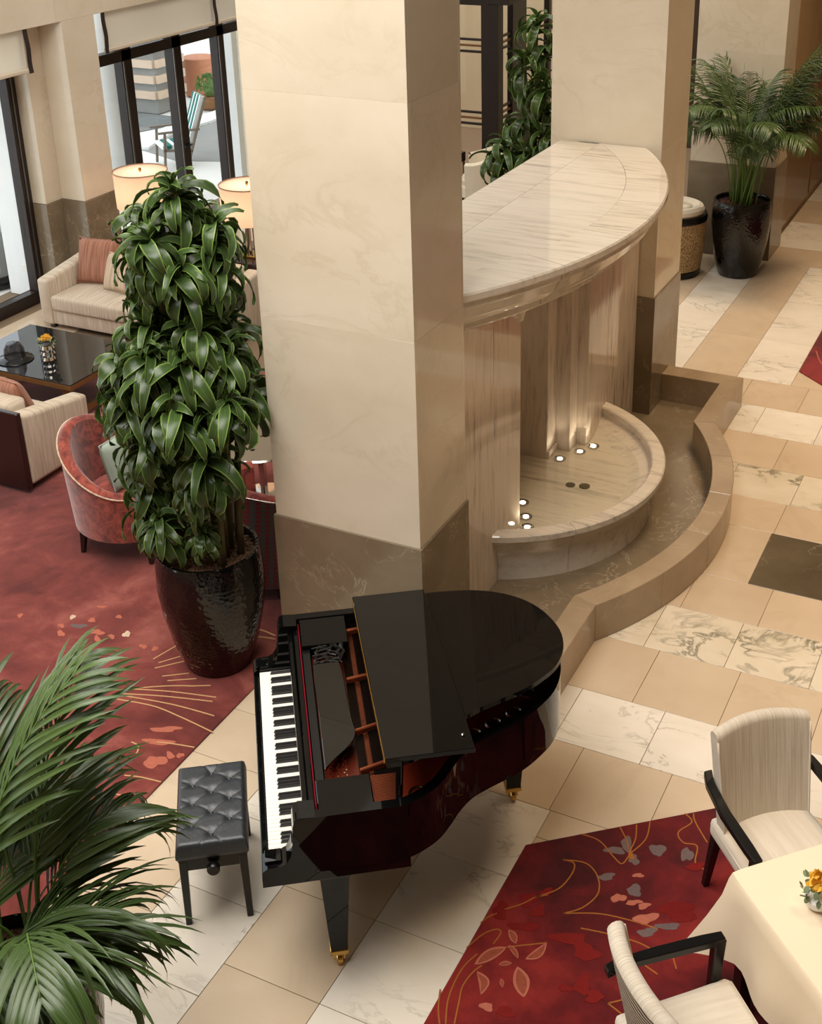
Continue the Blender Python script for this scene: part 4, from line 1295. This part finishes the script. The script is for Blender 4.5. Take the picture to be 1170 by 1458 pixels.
for j in range(len(lv) - 1):
    for i in range(nn):
        fs.append((j * nn + i, (j + 1) * nn + i, (j + 1) * nn + (i + 1) % nn, j * nn + (i + 1) % nn))
# lower the hanging corners gradually
for j, q in enumerate(lv):
    for i in range(nn):
        t = -1 + 2 * (i % N) / N
        e = max(0, (abs(t) - .72) / .28)
        x, y, z = vs[j * nn + i]
        vs[j * nn + i] = (x, y, q[0] - .16 * e ** 2 * (j / (len(lv) - 1)) ** 1.2)
clo = MB().add(vs, fs).build('tablecloth', M['cloth'], None, .9, loc=(tl.x, tl.y, ZR))
clo.rotation_euler = (0, 0, TA)
tag(clo, 'cream cloth hanging over the square dining table', 'tablecloth')

def dining_chair(label):
    """faces +x, origin on the floor under the seat centre"""
    t = thing('dining_armchair', label, 'chair', group='dining armchairs')
    s = MB().pad(-.25, .26, -.245, .245, .36, .455, .03, 3, .018)
    s.v = [(x, y * (1 - .06 * (1 - (x + .25) / .5)) + 0, z) for x, y, z in s.v]
    st = s.build('seat', M['seat_fab'], t, 3.2)
    MB().tube([(x, y, .432) for x, y in ((-.235, -.225), (.245, -.247), (.262, -.23), (.262, .23), (.245, .247), (-.235, .225))], .005, 6).build('seat_piping', M['seat_fab'], st, 3.2)
    def bp(u, v, off):
        y = (u * 2 - 1) * (.215 + .02 * v)
        z = .40 + .505 * v
        edge = (2 * u - 1) ** 2
        x = -.20 - .10 * v + .045 * edge
        top = .02 * (1 - edge)
        return (x + off, y, z + top * v)
    b = MB()
    def ring(u, k):          # closed section through the thickness, swept over u
        prof = []
        for i in range(11):
            prof.append(bp(u, i / 10, .035))
        for i in range(1, 6):
            a = pi * i / 6
            q = bp(u, 1, 0)
            prof.append((q[0] + .035 * cos(a), q[1], q[2] + .03 * sin(a)))
        for i in range(10, -1, -1):
            prof.append(bp(u, i / 10, -.035))
        return prof
    nu = 20
    vs = []
    K = 27
    for i in range(nu + 1):
        vs += ring(i / nu, 0)
    front, backf, side = [], [], []
    for i in range(nu):
        for k in range(K - 1):
            q = (i * K + k, (i + 1) * K + k, (i + 1) * K + k + 1, i * K + k + 1)
            (backf if k >= 16 else front).append(q)
    front += [tuple(range(K)), tuple(nu * K + k for k in range(K - 1, -1, -1))]
    MB().add(vs, front).build('backrest', M['chair_fab'], t, 1.0)
    MB().add(vs, backf).build('back_panel', M['zigzag'], t, 1.0)
    MB().tube([bp(0, v / 8, .036) for v in range(9)], .005, 6).build('back_piping', M['seat_fab'], t, 3.2)
    MB().tube([bp(1, v / 8, .036) for v in range(9)], .005, 6).build('back_piping', M['seat_fab'], t, 3.2)
    for sy in (-1, 1):
        y = sy * .272
        arm = MB()
        pth = [(-.285, sy * .235, .685), (-.22, sy * .258, .675), (-.05, y, .655), (.15, y, .645), (.235, y, .64)]
        vs_, fs_ = [], []
        for i, p in enumerate(pth):
            w = .020 + .004 * (i in (2, 3))
            vs_ += [(p[0], p[1] - w, p[2] - .018), (p[0], p[1] + w, p[2] - .018), (p[0], p[1] + w, p[2] + .018), (p[0], p[1] - w, p[2] + .018)]
        for i in range(len(pth) - 1):
            for k in range(4):
                fs_.append((4 * i + k, 4 * i + (k + 1) % 4, 4 * i + 4 + (k + 1) % 4, 4 * i + 4 + k))
        fs_ += [(3, 2, 1, 0), tuple(4 * (len(pth) - 1) + k for k in range(4))]
        arm.add(vs_, fs_)
        arm.build('armrest', M['satin_black'], t, .5, .004)
        MB().hexa([(.185, y - .02, .36), (.225, y - .02, .36), (.225, y + .02, .36), (.185, y + .02, .36)], [(.19, y - .022, .645), (.24, y - .022, .645), (.24, y + .022, .645), (.19, y + .022, .645)]).build('arm_post', M['satin_black'], t, None, .004)
        MB().hexa([(.19, sy * .225 - .015, 0), (.22, sy * .225 - .015, 0), (.22, sy * .225 + .015, 0), (.19, sy * .225 + .015, 0)], [(.18, sy * .222 - .024, .37), (.23, sy * .222 - .024, .37), (.23, sy * .222 + .024, .37), (.18, sy * .222 + .024, .37)]).build('leg', M['satin_black'], t, None, .003)
        MB().hexa([(-.30, sy * .20 - .015, 0), (-.27, sy * .20 - .015, 0), (-.27, sy * .20 + .015, 0), (-.30, sy * .20 + .015, 0)], [(-.24, sy * .20 - .022, .37), (-.195, sy * .20 - .022, .37), (-.195, sy * .20 + .022, .37), (-.24, sy * .20 + .022, .37)]).build('leg', M['satin_black'], t, None, .003)
    return t
ch1 = dining_chair('ivory striped dining armchair with black arms, front of its backrest facing the grand piano side')
ch1['label'] = 'ivory dining armchair whose striped inner backrest shows, behind the far table edge'
ch1.location = (-.63, 4.57, ZR + .0014)
ch1.rotation_euler = (0, 0, radians(-46.5))
ch2 = copy_tree(ch1)
ch2['label'] = 'ivory dining armchair with black zigzag outer back beside the hanging cloth corner'
ch2.location = (-.685, 3.42, ZR + .0014)
ch2.rotation_euler = (0, 0, radians(43.5))

def posy(name, label, loc, vase_m, prof, rr, hh, seed, nl=46):
    rnd = random.Random(seed)
    t = thing(name, label, 'flowers', loc)
    MB().lathe(prof, 20).build('vase', vase_m, t, SM)
    zt_ = prof[-1][1]
    for k in range(3):
        a = 2.1 * k
        fl = MB()
        c = Vector((.35 * rr * cos(a), .35 * rr * sin(a), zt_ + hh * .75))
        for i in range(26):
            e, az = rnd.uniform(.1, 1.5), rnd.uniform(0, 6.28)
            d = Vector((cos(az) * cos(e), sin(az) * cos(e), sin(e)))
            s = d.orthogonal().normalized() * .012
            fl.add([c, c + d * .03 + s, c + d * .04, c + d * .03 - s], [(0, 1, 2, 3)])
        fl.lathe([(0, 0), (.02, .005), (.024, .02), (.012, .034), (0, .036)], 10, tuple(c - Vector((0, 0, .01))))
        fl.build('flower', M['yellow'], t)
    for i in range(nl):
        az, e = rnd.uniform(0, 6.28), rnd.uniform(-.2, 1.1)
        p = Vector((cos(az) * cos(e) * rr, sin(az) * cos(e) * rr, zt_ + hh * .3 + sin(e) * hh * .6)) * rnd.uniform(.85, 1.1)
        q = Euler((rnd.uniform(-1, 1), rnd.uniform(-1, 1), az)).to_matrix()
        s = rr * .22
        MB().add([p + q @ Vector(c) * s for c in ((-1, 0, 0), (-.3, -.7, .1), (.6, -.5, .1), (1, 0, .2), (.6, .5, .1), (-.3, .7, .1))], [(0, 1, 2, 3, 4, 5)]).build('leaf', M['sage'], t)
    return t
fp = un(1163, 1288, .76)
posy('flower_bowl', 'small bowl of yellow roses and eucalyptus on the cream tablecloth', (fp.x, fp.y, ZR + .742), M['white_paint'], [(0, 0), (.03, 0), (.05, .02), (.055, .05), (.05, .06)], .075, .07, 4)

# ================================================================== LOUNGE
def sofa(label, loc, rz, Lw=2.1, D=.86):
    """sofa facing local -y; x from 0 to Lw, front at y=0"""
    t = thing('sofa', label, 'sofa', loc, rz)
    MB().pad(.12, Lw - .12, 0.02, D - .05, .06, .22, .02, 2).build('base', M['sofa_x'], t, SM)
    n = 2
    w = (Lw - .30) / n
    for i in range(n):
        MB().pad(.15 + w * i + .003, .15 + w * (i + 1) - .003, -.01, D - .20, .21, .36, .035, 3, .02).build('seat_cushion', M['sofa_x'], t, 3.2)
        MB().pad(.15 + w * i + .003, .15 + w * (i + 1) - .003, D - .24, D - .04, .34, .68, .05, 3).build('back_cushion', M['sofa_x'], t, 3.2)
    for x0 in (0, Lw - .15):
        a = MB().pad(x0, x0 + .15, 0, D - .02, .05, .52, .035, 3)
        a.v = [(x, y, z + (.12 * max(0, y) / D if z > .3 else 0)) for x, y, z in a.v]
        a.build('arm', M['sofa_y'], t, 3.2)
    MB().hexa([(0, D - .02, .03), (Lw, D - .02, .03), (Lw, D + .035, .03), (0, D + .035, .03)], [(0, D - .01, .67), (Lw, D - .01, .67), (Lw, D + .035, .67), (0, D + .035, .67)]).build('back_panel', M['mahogany'], t, None, .006)
    for x in (.08, Lw - .08):
        for y in (.08, D - .06):
            MB().box(x - .025, x + .025, y - .025, y + .025, 0, .065).build('foot', M['mahogany'], t)
    return t
sofa('cream striped sofa against the marble pier, carrying three cushions', (-8.92, 8.925, 0), 0)
s2 = sofa('cream striped sofa with dark wood back panel beside the red tub chair', (-6.62, 6.98, ZR + .0014), pi, 2.0, .72)
def cushion(label, loc, rot, s, m_, th=.14, grp=None):
    def f(u, v, sg):
        x, y = (u * 2 - 1), (v * 2 - 1)
        k = (max(0, (1 - x ** 4)) * max(0, (1 - y ** 4))) ** .55
        pinch = 1 - .05 * (1 - abs(x) ** 3) * abs(y) ** 6 - .05 * (1 - abs(y) ** 3) * abs(x) ** 6
        return (x * s / 2 * pinch, sg * th / 2 * k, y * s / 2 * pinch + s / 2)
    c = MB()
    c.grid(lambda u, v: f(u, v, 1), 14, 14)
    c.grid(lambda u, v: f(u, v, -1), 14, 14)
    o = c.build('cushion', m_, None, 3.2, loc=loc)
    o.rotation_euler = rot
    ring = [f(k / 20, 0, 1) for k in range(20)] + [f(1, k / 20, 1) for k in range(20)] + [f(1 - k / 20, 1, 1) for k in range(20)] + [f(0, 1 - k / 20, 1) for k in range(20)]
    MB().tube(ring, .006, 6, True).build('piping', m_, o, 3.2)
    return tag(o, label, 'cushion', grp)
cushion('dusty pink square cushion leaning in the sofa corner by the window', (-8.54, 9.36, .375), (radians(-20), 0, radians(10)), .46, M['pink_fab'])
cushion('rounded dusty pink cushion tucked behind the oat cushion', (-8.08, 9.44, .375), (radians(-16), radians(-6), radians(-4)), .44, M['pink_fab'])
cushion('oat ribbed square cushion leaning on the sofa by the leafy plant', (-8.19, 9.24, .375), (radians(-24), radians(-4), radians(-8)), .39, M['oat_fab'])
cushion('dusty pink crinkled cushion on the dark backed sofa', (-6.98, 6.66, ZR + .372), (radians(-20), radians(4), radians(168)), .42, M['pink_fab'])

# coffee table: dark glass top in a bronze frame
CT = thing('coffee_table', 'coffee table with dark mirror glass top and bronze frame', 'table', (-7.67, 7.70, ZR + .0014))
cx0, cx1, cy0, cy1 = -.635, .635, -.46, .46
MB().box(cx0, cx1, cy0, cy1, .395, .408).build('glass_top', M['black_glass'], CT, None, .002)
for x0, x1, y0, y1 in ((cx0, cx1, cy0, cy0 + .04), (cx0, cx1, cy1 - .04, cy1), (cx0, cx0 + .04, cy0 + .04, cy1 - .04), (cx1 - .04, cx1, cy0 + .04, cy1 - .04)):
    MB().box(x0, x1, y0, y1, .35, .395).build('apron', M['gold_wood'], CT, None, .002)
for sx, x in ((1, cx0 + .1), (-1, cx1 - .1)):
    for y in (cy0 + .06, cy1 - .06):
        MB().hexa([(x - .05 - .02 * sx, y - .02, 0), (x + .02 - .02 * sx, y - .02, 0), (x + .02 - .02 * sx, y + .02, 0), (x - .05 - .02 * sx, y + .02, 0)], [(x - .045, y - .02, .35), (x + .025, y - .02, .35), (x + .025, y + .02, .35), (x - .045, y + .02, .35)]).build('leg', M['gold_wood'], CT, None, .003)
    MB().box(x - .03, x + .01, cy0 + .06, cy1 - .06, .04, .09).build('stretcher', M['gold_wood'], CT, None, .003)
vp = un(70, 514, .42)
posy('flower_vase', 'ribbed silver vase with yellow flower on the coffee table', (vp.x, vp.y, ZR + .4094), M['chrome'], [(0, 0), (.045, 0), (.06, .02), (.05, .045), (.062, .07), (.05, .095), (.062, .12), (.052, .15)], .075, .07, 9, 30)
hat = thing('glass_cloche', 'dark wire dome ornament lying on the coffee table', 'ornament', (un(22, 512, .42).x, un(22, 512, .42).y, ZR + .4096))
MB().lathe([(0, 0), (.15, 0), (.155, .008), (.12, .02), (.09, .03), (.085, .10), (.06, .15), (0, .165)], 28).build('dome', glass('smoked_glass', (.35, .33, .32, 1), 1.5), hat, SM)
MB().tube([(.153 * cos(2 * pi * k / 24), .153 * sin(2 * pi * k / 24), .006) for k in range(24)], .005, 6, True).build('brim_ring', M['satin_black'], hat, SM)

# console behind the sofa with two lamps
CN = thing('console_table', 'dark console table behind the sofa under the lamps', 'table', (-7.8, 10.08, 0))
MB().box(-1.0, 1.0, -.20, .20, .60, .64).build('top', M['mahogany'], CN, None, .004)
for sx in (-.96, .96):
    for sy in (-.16, .16):
        MB().box(sx - .025, sx + .025, sy - .025, sy + .025, 0, .60).build('leg', M['mahogany'], CN)
def lamp(label, x, y):
    t = thing('table_lamp', label, 'lamp', (x, y, .64), 0, 'table lamps on the console')
    MB().box(-.09, .09, -.09, .09, 0, .025).build('foot', M['brass'], t, None, .004)
    b = MB()
    for k in range(5):
        a = 2 * pi * k / 5
        b.tube([(.05 * cos(a), .05 * sin(a), .025), (.035 * cos(a), .035 * sin(a), .33)], lambda s: .018 - .005 * s, 8)
    b.build('stem', M['chrome'], t, SM)
    MB().lathe([(.265, .37), (.27, .37), (.275, .74), (.27, .74)], 40, cap=False).build('shade', M['shade'], t, SM)
    MB().lathe([(0, .725), (.268, .725)], 40, cap=False).build('diffuser', M['shade_top'], t)
    MB().lathe([(.012, .715), (.012, .74), (.018, .745), (.012, .765), (0, .768)], 12).build('finial', M['brass'], t, SM)
    MB().tube([(.276 * cos(2 * pi * k / 40), .276 * sin(2 * pi * k / 40), .74) for k in range(40)], .004, 6, True).build('shade_trim', M['gold_wood'], t, SM)
    l = bpy.data.lights.new('bulb', 'POINT'); l.energy = 4.5; l.color = (1, .80, .60); l.shadow_soft_size = .06
    o = bpy.data.objects.new('bulb', l); COL.objects.link(o); o.location = (x, y, 1.17)
lamp('peach drum lamp on the console by the marble pier', -8.43, 10.08)
lamp('peach drum lamp on the console beside the big column', -7.13, 10.08)

# tub chairs
rc = thing('tub_armchair', 'brick red crushed velvet tub chair with mint cushion', 'chair', (-5.47, 6.06, ZR + .0014), radians(8))
tub(rc, M['velvet'], M['velvet'], .40, .86, .54, .42, .20, M['oat_fab'])
cushion('pale mint velvet cushion in the red tub chair', (-5.50, 6.10, ZR + .43), (radians(-14), 0, radians(95)), .36, M['mint_fab'])
rc2 = thing('tub_armchair', 'red tub chair with plaid outer fabric squeezed behind the column', 'chair', (-4.36, 6.13, ZR + .0014), radians(84))
tub(rc2, M['velvet'], M['plaid'], .38, .80, .62, .42, .08, M['chrome'])
gt = thing('side_table', 'low round mirror topped side table behind the leafy plant', 'table', (-4.95, 6.90, ZR + .0014))
MB().lathe([(0, .50), (.38, .50), (.39, .51), (.38, .52), (0, .52)], 36).build('top', M['chrome'], gt, SM)
MB().lathe([(.22, 0), (.22, .02), (.03, .04), (.03, .5)], 20).build('pedestal', M['chrome'], gt, SM)

# rattan tub chair by the palm
rt = thing('rattan_chair', 'round tan woven rattan chair with cream cushion beside the palm', 'chair', (-3.66, 13.02, 0))
MB().lathe([(.29, 0), (.31, .01), (.31, .07), (.29, .07)], 32).build('plinth', M['satin_black'], rt, SM)
MB().lathe([(.27, .07), (.31, .08), (.335, .3), (.345, .60), (.34, .64), (.28, .64), (.27, .5)], 40).build('woven_shell', M['rattan'], rt, SM)
MB().lathe([(.27, .62), (.352, .62), (.355, .66), (.345, .69), (.27, .69)], 40).build('dark_band', M['satin_black'], rt, SM)
MB().tube([(.255 * cos(a), .255 * sin(a), .72) for a in [2 * pi * k / 32 for k in range(32)]], .065, 10, True).build('top_cushion', M['rattan_cushion'], rt, SM)
MB().lathe([(0, .36), (.24, .36), (.25, .42), (.22, .47), (0, .48)], 28).build('seat_cushion', M['rattan_cushion'], rt, SM)
cushion('small cream cushion in the rattan chair', (-3.66, 13.08, .482), (radians(-15), 0, radians(-15)), .27, M['rattan_cushion'])

# ================================================================== PLANTS
def pot(t, R=.30, H_=.82, rb=.20):
    MB().lathe([(0, 0), (rb - .01, 0), (rb, .012), (rb + (R - rb) * .55, H_ * .22), (rb + (R - rb) * .98, H_ * .48), (R + .018, H_ * .70), (R + .012, H_ * .88), (R, H_ - .012), (R - .004, H_), (R - .022, H_), (R - .028, H_ - .02), (R - .03, H_ - .06), (0, H_ - .06)], 56).build('pot', M['pot'], t, SM)
def gravel(t, R, z, m_, n, seed):
    rnd = random.Random(seed)
    g = MB()
    for _ in range(n):
        a, q = rnd.uniform(0, 2 * pi), R * sqrt(rnd.random())
        s = rnd.uniform(.007, .013)
        c = Vector((q * cos(a), q * sin(a), z + rnd.uniform(0, .012)))
        E_ = Euler((rnd.uniform(0, 6), rnd.uniform(0, 6), rnd.uniform(0, 6))).to_matrix()
        pts = [c + E_ @ Vector(p) * s for p in ((1, 0, 0), (-1, 0, 0), (0, .8, 0), (0, -.8, 0), (0, 0, .7), (0, 0, -.7))]
        g.add(pts, [(0, 2, 4), (2, 1, 4), (1, 3, 4), (3, 0, 4), (2, 0, 5), (1, 2, 5), (3, 1, 5), (0, 3, 5)])
    g.lathe([(0, z - .02), (R, z - .02), (R, z + .002), (0, z + .002)], 32)
    o = g.build('gravel', M[m_], t, 3.2)
    o['kind'] = 'stuff'

def strap(L_, W_, e0, droop, fold=.25, n=8, twist=0.0, base_w=.35, wave=0.0, ph=0.0):
    """one long leaf along +x, arching; returns verts, faces, uv"""
    vs, fs, uv = [], [], []
    x = z = 0.0
    for i in range(n + 1):
        t = i / n
        e = e0 - droop * t ** 1.15
        if i:
            x += cos(e) * L_ / n
            z += sin(e) * L_ / n
        w = W_ * (base_w + (1 - base_w) * min(1, t / .35) ** .8) * (1 - max(0, (t - .45) / .55) ** 2.0) ** .9 if t < 1 else 0.001
        nx, nz = -sin(e), cos(e)
        tw = twist * t
        dz = wave * sin(t * 9 + ph)
        for k, s in enumerate((-1, 0, 1)):
            up = fold * w * abs(s) * .5 + dz * s
            vs.append((x + nx * up, s * w / 2 * cos(tw), z + nz * up + s * w / 2 * sin(tw)))
            uv.append((k / 2, t))
    for i in range(n):
        for k in range(2):
            a = 3 * i + k
            fs.append((a, a + 1, a + 4, a + 3))
    return vs, fs, uv
def leaf_mesh(name, mat, *a, **k):
    m = MB()
    vs, fs, uv = strap(*a, **k)
    m.add(vs, fs)
    m.uv = uv
    return m.mesh(name, mat, 3.2), (vs, fs, uv)

def dracaena(label, loc, heads, canes, pot_args, gr, seed, scale=1.0, keep=None, maxobj=290, lp=(30, 34), L_=.34, mat='dracaena'):
    rnd = random.Random(seed)
    t = thing('potted_dracaena', label, 'plant', loc)
    pot(t, *pot_args)
    gravel(t, pot_args[0] - .032, pot_args[1] - .05, 'pebble', gr, seed)
    for c in canes:
        m = MB().tube(c, lambda s: .022 - .006 * s, 10)
        m.build('cane', M['bark'], t, 3.2)
    var = [leaf_mesh('leaf', M[mat], L_ * s, .062 * scale * w, e0, dr, .35, 9, tw, .35, wv, ph) for s, w, e0, dr, tw, wv, ph in
           ((1.0, 1.0, .35, 2.3, .5, .008, 0), (.95, 1.05, .55, 2.9, -.8, .011, 1), (1.1, .95, .2, 2.1, 1.0, .008, 2), (.85, .95, .9, 2.8, -.6, .011, 3), (1.05, 1.05, .1, 2.5, -1.0, .009, 4), (.8, .9, 1.0, 1.8, .6, .008, 5), (1.1, 1.0, .6, 3.6, .4, .012, 0.5))]
    inst = []
    for (hx, hy, hz, hs) in heads:
        n = rnd.randint(*lp)
        for i in range(n):
            f = i / n
            az = i * 2.39996 + rnd.uniform(-.25, .25)
            k = rnd.choice((5, 3, 5)) if f > .84 else rnd.randrange(7)
            tilt = -(f - .38) * .9 + rnd.uniform(-.2, .2)          # young leaves stand up, old ones hang
            s = hs * rnd.uniform(.8, 1.12) * (1 - .35 * max(0, f - .75) / .25)
            mt = Matrix.Translation((hx, hy, hz + (f - .5) * .16 * hs)) @ Matrix.Rotation(az, 4, 'Z') @ Matrix.Rotation(tilt, 4, 'Y') @ Matrix.Rotation(rnd.uniform(-.5, .5), 4, 'X') @ Matrix.Scale(s, 4)
            d = (Vector(loc) + Vector((hx, hy, hz)) + .2 * Vector((cos(az), sin(az), 0)) - Vector((0, 0, CAMZ))).length
            if keep and not all(keep(Vector(loc) + mt @ Vector(q)) for q in var[k][1][0][::2]):
                continue
            inst.append((d, k, mt))
    inst.sort(key=lambda q: q[0])
    rest = MB(); rest.uv = []
    for i, (d, k, mt) in enumerate(inst):
        if i < maxobj:
            o = link('leaf', var[k][0], t)
            o.matrix_local = mt
        else:
            vs, fs, uv = var[k][1]
            rest.add([mt @ Vector(p) for p in vs], fs)
            rest.uv += uv
    if rest.v:
        o = rest.build('foliage', M[mat], t, 3.2)
        o['kind'] = 'stuff'
    return t
rnd = random.Random(21)
heads, canes = [], []
def ring_heads(z, R_, n, s, a0=0.0, jit=.06):
    for k in range(n):
        a = a0 + 2 * pi * k / n + rnd.uniform(-.2, .2)
        q = R_ * rnd.uniform(.75, 1.1)
        heads.append((q * cos(a), q * sin(a), z + rnd.uniform(-jit, jit), s * rnd.uniform(.9, 1.08)))
# heads: (x, y, z, size) about the pot centre, from the crown down
heads += [(.03, 0, 2.90, .95), (-.13, -.06, 2.74, .92), (.20, .08, 2.70, .9), (-.02, -.18, 2.66, 1.0), (.02, .2, 2.7, .85)]
ring_heads(2.46, .20, 5, 1.0, .5)
ring_heads(2.20, .19, 4, 1.0, 1.0)
ring_heads(1.98, .30, 7, 1.04, .1)
ring_heads(1.74, .32, 7, 1.02, .55)
ring_heads(1.50, .32, 6, 1.0, .2)
ring_heads(1.28, .30, 5, .92, 1.5)
heads += [(-.25, -.14, 1.08, .9), (-.10, -.27, 1.05, .85), (.12, -.18, .98, .6), (-.32, .05, 1.2, .9)]
# the side towards the column stays open low down, where the canes show
heads = [h for h in heads if not (h[2] < 1.62 and h[0] * .90 + h[1] * .43 > .14)]
for k in range(9):
    a = 2 * pi * k / 9
    hx, hy, hz, _ = heads[(k * 4) % len(heads)]
    b = Vector((.13 * cos(a), .13 * sin(a), .75))
    e = Vector((hx, hy, hz + .05))
    mid = (b + e) / 2 + Vector((.05 * cos(a), .05 * sin(a), 0))
    canes.append([b, b * .6 + mid * .4, mid, mid * .4 + e * .6, e])
canes.append([(.05, .02, .75), (.04, .02, 1.8), (.03, 0, 2.85)])
for a, h_ in ((.3, 1.5), (1.1, 1.3), (-.5, 1.25)):
    canes.append([(.2 * cos(a), .2 * sin(a), .75), (.21 * cos(a), .21 * sin(a), 1.0), (.24 * cos(a), .24 * sin(a), h_)])
dracaena('tall bushy dracaena in a hammered black pot between rug and column', (-4.12, 5.14, ZR + .0014), heads, canes, (.30, .80, .20), 2600, 3, keep=lambda p: not (p.x > -3.73 and p.y > 5.235), scale=1.08, L_=.295, lp=(38, 44))

rnd = random.Random(5)
heads, canes = [], []
heads += [(0, 0, 2.55, 1.0), (.12, .05, 2.3, 1), (-.1, -.08, 2.15, 1), (.15, -.1, 1.95, 1), (-.08, .1, 1.8, 1), (.1, .1, 1.6, 1), (-.12, -.02, 1.5, 1), (.16, -.05, 1.35, 1), (-.3, -.15, 1.22, 1.05), (-.42, -.1, 1.05, 1.05), (.0, -.15, 1.15, 1), (-.2, .1, 1.0, 1), (.22, .1, 1.1, 1)]
for hx, hy, hz, _ in heads[::2]:
    canes.append([(hx * .3, hy * .3, .75), (hx * .6, hy * .6, .4 + hz / 2), (hx, hy, hz)])
dracaena('dracaena with glossy leaves standing behind the fountain', (-5.28, 13.0, 0), heads, canes, (.28, .80, .19), 300, 8, lp=(20, 24), scale=1.5, L_=.40)

def frond(t, base, az, Ls, Lb, e0, droop, nl, ll, lw, mat, objs, seed, stem_r=.008, keep=None, fw0=.6):
    """palm frond: bare stem then a blade with leaflets on both sides"""
    rnd = random.Random(seed)
    n = 22
    P = [Vector(base)]
    Ltot = Ls + Lb
    for i in range(n):
        s = (i + .5) / n
        e = e0 - droop * max(0, s - .15) ** 1.5
        d = Vector((cos(az) * cos(e), sin(az) * cos(e), sin(e)))
        q = P[-1] + d * Ltot / n
        if keep and not keep(Vector(t.location) + q):
            q.y = 13.715 - t.location.y
        P.append(q)
    g = MB().tube(P, lambda s: stem_r * (1 - .75 * s), 6).build('frond', M['stem'], t, 3.2)
    side = Vector((-sin(az), cos(az), 0))
    tw = Vector(t.location)
    rest = MB(); rest.uv = []
    for k in range(nl):
        f = k / (nl - 1)
        s = Ls / Ltot + (1 - Ls / Ltot) * f
        x = s * n
        i = min(int(x), n - 1)
        p = P[i].lerp(P[i + 1], x - i)
        tdir = (P[i + 1] - P[i]).normalized()
        L_ = ll * (.55 + .45 * sin(pi * min(1, .12 + f * .8))) * (1 - .35 * f) * rnd.uniform(.9, 1.08)
        for sg in (-1, 1):
            fw = fw0 + .6 * f + rnd.uniform(-.1, .1)
            d = (side * sg + tdir * fw * 1.2 + Vector((0, 0, .12))).normalized()
            up = tdir.cross(side * sg)
            up = Vector((0, 0, 1)) if up.length < .1 else up * (1 if up.z > 0 else -1)
            yv = up.cross(d).normalized()
            zv = d.cross(yv)
            mt = Matrix(((d.x, yv.x, zv.x, p.x), (d.y, yv.y, zv.y, p.y), (d.z, yv.z, zv.z, p.z), (0, 0, 0, 1)))
            e1 = math.asin(max(-1, min(1, d.z)))
            kk = rnd.randrange(3)
            if keep:
                Mk = mt @ Matrix.Diagonal((L_, lw / .05, L_, 1))
                if not all(keep(tw + Mk @ Vector(q)) for q in LEAFLET[mat][kk][1][0]):
                    continue
            if objs is not None and objs[0] > 0:
                objs[0] -= 1
                o = link('leaflet', LEAFLET[mat][kk][0], g)
                o.matrix_local = mt @ Matrix.Diagonal((L_, lw / .05, L_, 1))
            else:
                vs, fs, uv = LEAFLET[mat][kk][1]
                M2 = mt @ Matrix.Diagonal((L_, lw / .05, L_, 1))
                rest.add([M2 @ Vector(q) for q in vs], fs)
                rest.uv += uv
    if rest.v:
        o = rest.build('leaflets', M[mat], g, 3.2)
        o['kind'] = 'stuff'
    return g
LEAFLET = {}
for mname in ('palm',):
    LEAFLET[mname] = [leaf_mesh('leaflet', M[mname], 1.0, .05, .05, dr, .5, 7, tw, .5) for dr, tw in ((1.2, .15), (1.6, -.15), (.9, .0))]

def palm(label, loc, pot_args, grav, fr, mat, nobj, ll, lw, nl, seed, keep=None, fw0=.6):
    rnd = random.Random(seed)
    t = thing('potted_palm', label, 'plant', loc)
    pot(t, *pot_args)
    gravel(t, pot_args[0] - .032, pot_args[1] - .05, 'red_pebble' if nobj == 0 else 'pebble', grav, seed)
    objs = [nobj]
    for i, (az, Ls, Lb, e0, droop) in enumerate(fr):
        a = rnd.uniform(0, 6.28)
        q = rnd.uniform(.02, .13)
        frond(t, (q * cos(a) + .05 * cos(az), q * sin(a) + .05 * sin(az), pot_args[1] - .05), az, Ls, Lb, e0, droop, nl, ll, lw, mat, objs, seed * 100 + i, keep=keep, fw0=fw0)
    return t
rnd = random.Random(17)
F3 = []
for i in range(46):
    az = i * 2.39996
    back = max(0, cos(az - 1.7))
    F3.append((az, rnd.uniform(.5, 1.15), rnd.uniform(.45, .7) * (1 - .25 * back), rnd.uniform(1.36, 1.55) if back < .4 else rnd.uniform(1.45, 1.56), rnd.uniform(1.2, 2.4) * (1 - .6 * back)))
for az, l in ((.3, 1.2), (.05, 1.1), (5.9, .95), (.35, .95), (3.3, .85), (-.5, .95), (.6, 1.1)):
    F3.append((az, .9, l, 1.36, .8))
palm('bushy potted palm in black pot before the grey based pillar', (-2.99, 13.24, 0), (.30, .84, .21), 500, F3, 'palm', 0, .38, .0135, 24, 31,
     keep=lambda p: not (p.y > 13.73 and -3.78 < p.x < -2.74))
FF = []
rnd = random.Random(9)
for i in range(24):                       # fronds reaching over towards the bench and the rug
    az = -1.7 + 4.6 * i / 23 + rnd.uniform(-.12, .12)
    k_ = .58 if -1.2 < az < 1.0 else .9
    FF.append((az, k_ * rnd.uniform(.34, .60), k_ * rnd.uniform(.36, .54), rnd.uniform(1.34, 1.50), rnd.uniform(2.0, 2.9)))
for i in range(7):                        # far side and upright young ones
    FF.append((2.9 + .45 * i, .5, .55, 1.35, 2.0))
for az, l in ((2.2, .55), (1.6, .6), (2.8, .55), (1.05, .75), (1.25, .7)):
    FF.append((az, .6, l, 1.5, 1.1))
fp = un(12, 1395, .8)
palm('large potted palm with long arching fronds near the piano bench', (fp.x, fp.y, 0), (.30, .82, .21), 1200, FF, 'palm', 290, .53, .0235, 13, 41, fw0=1.15)
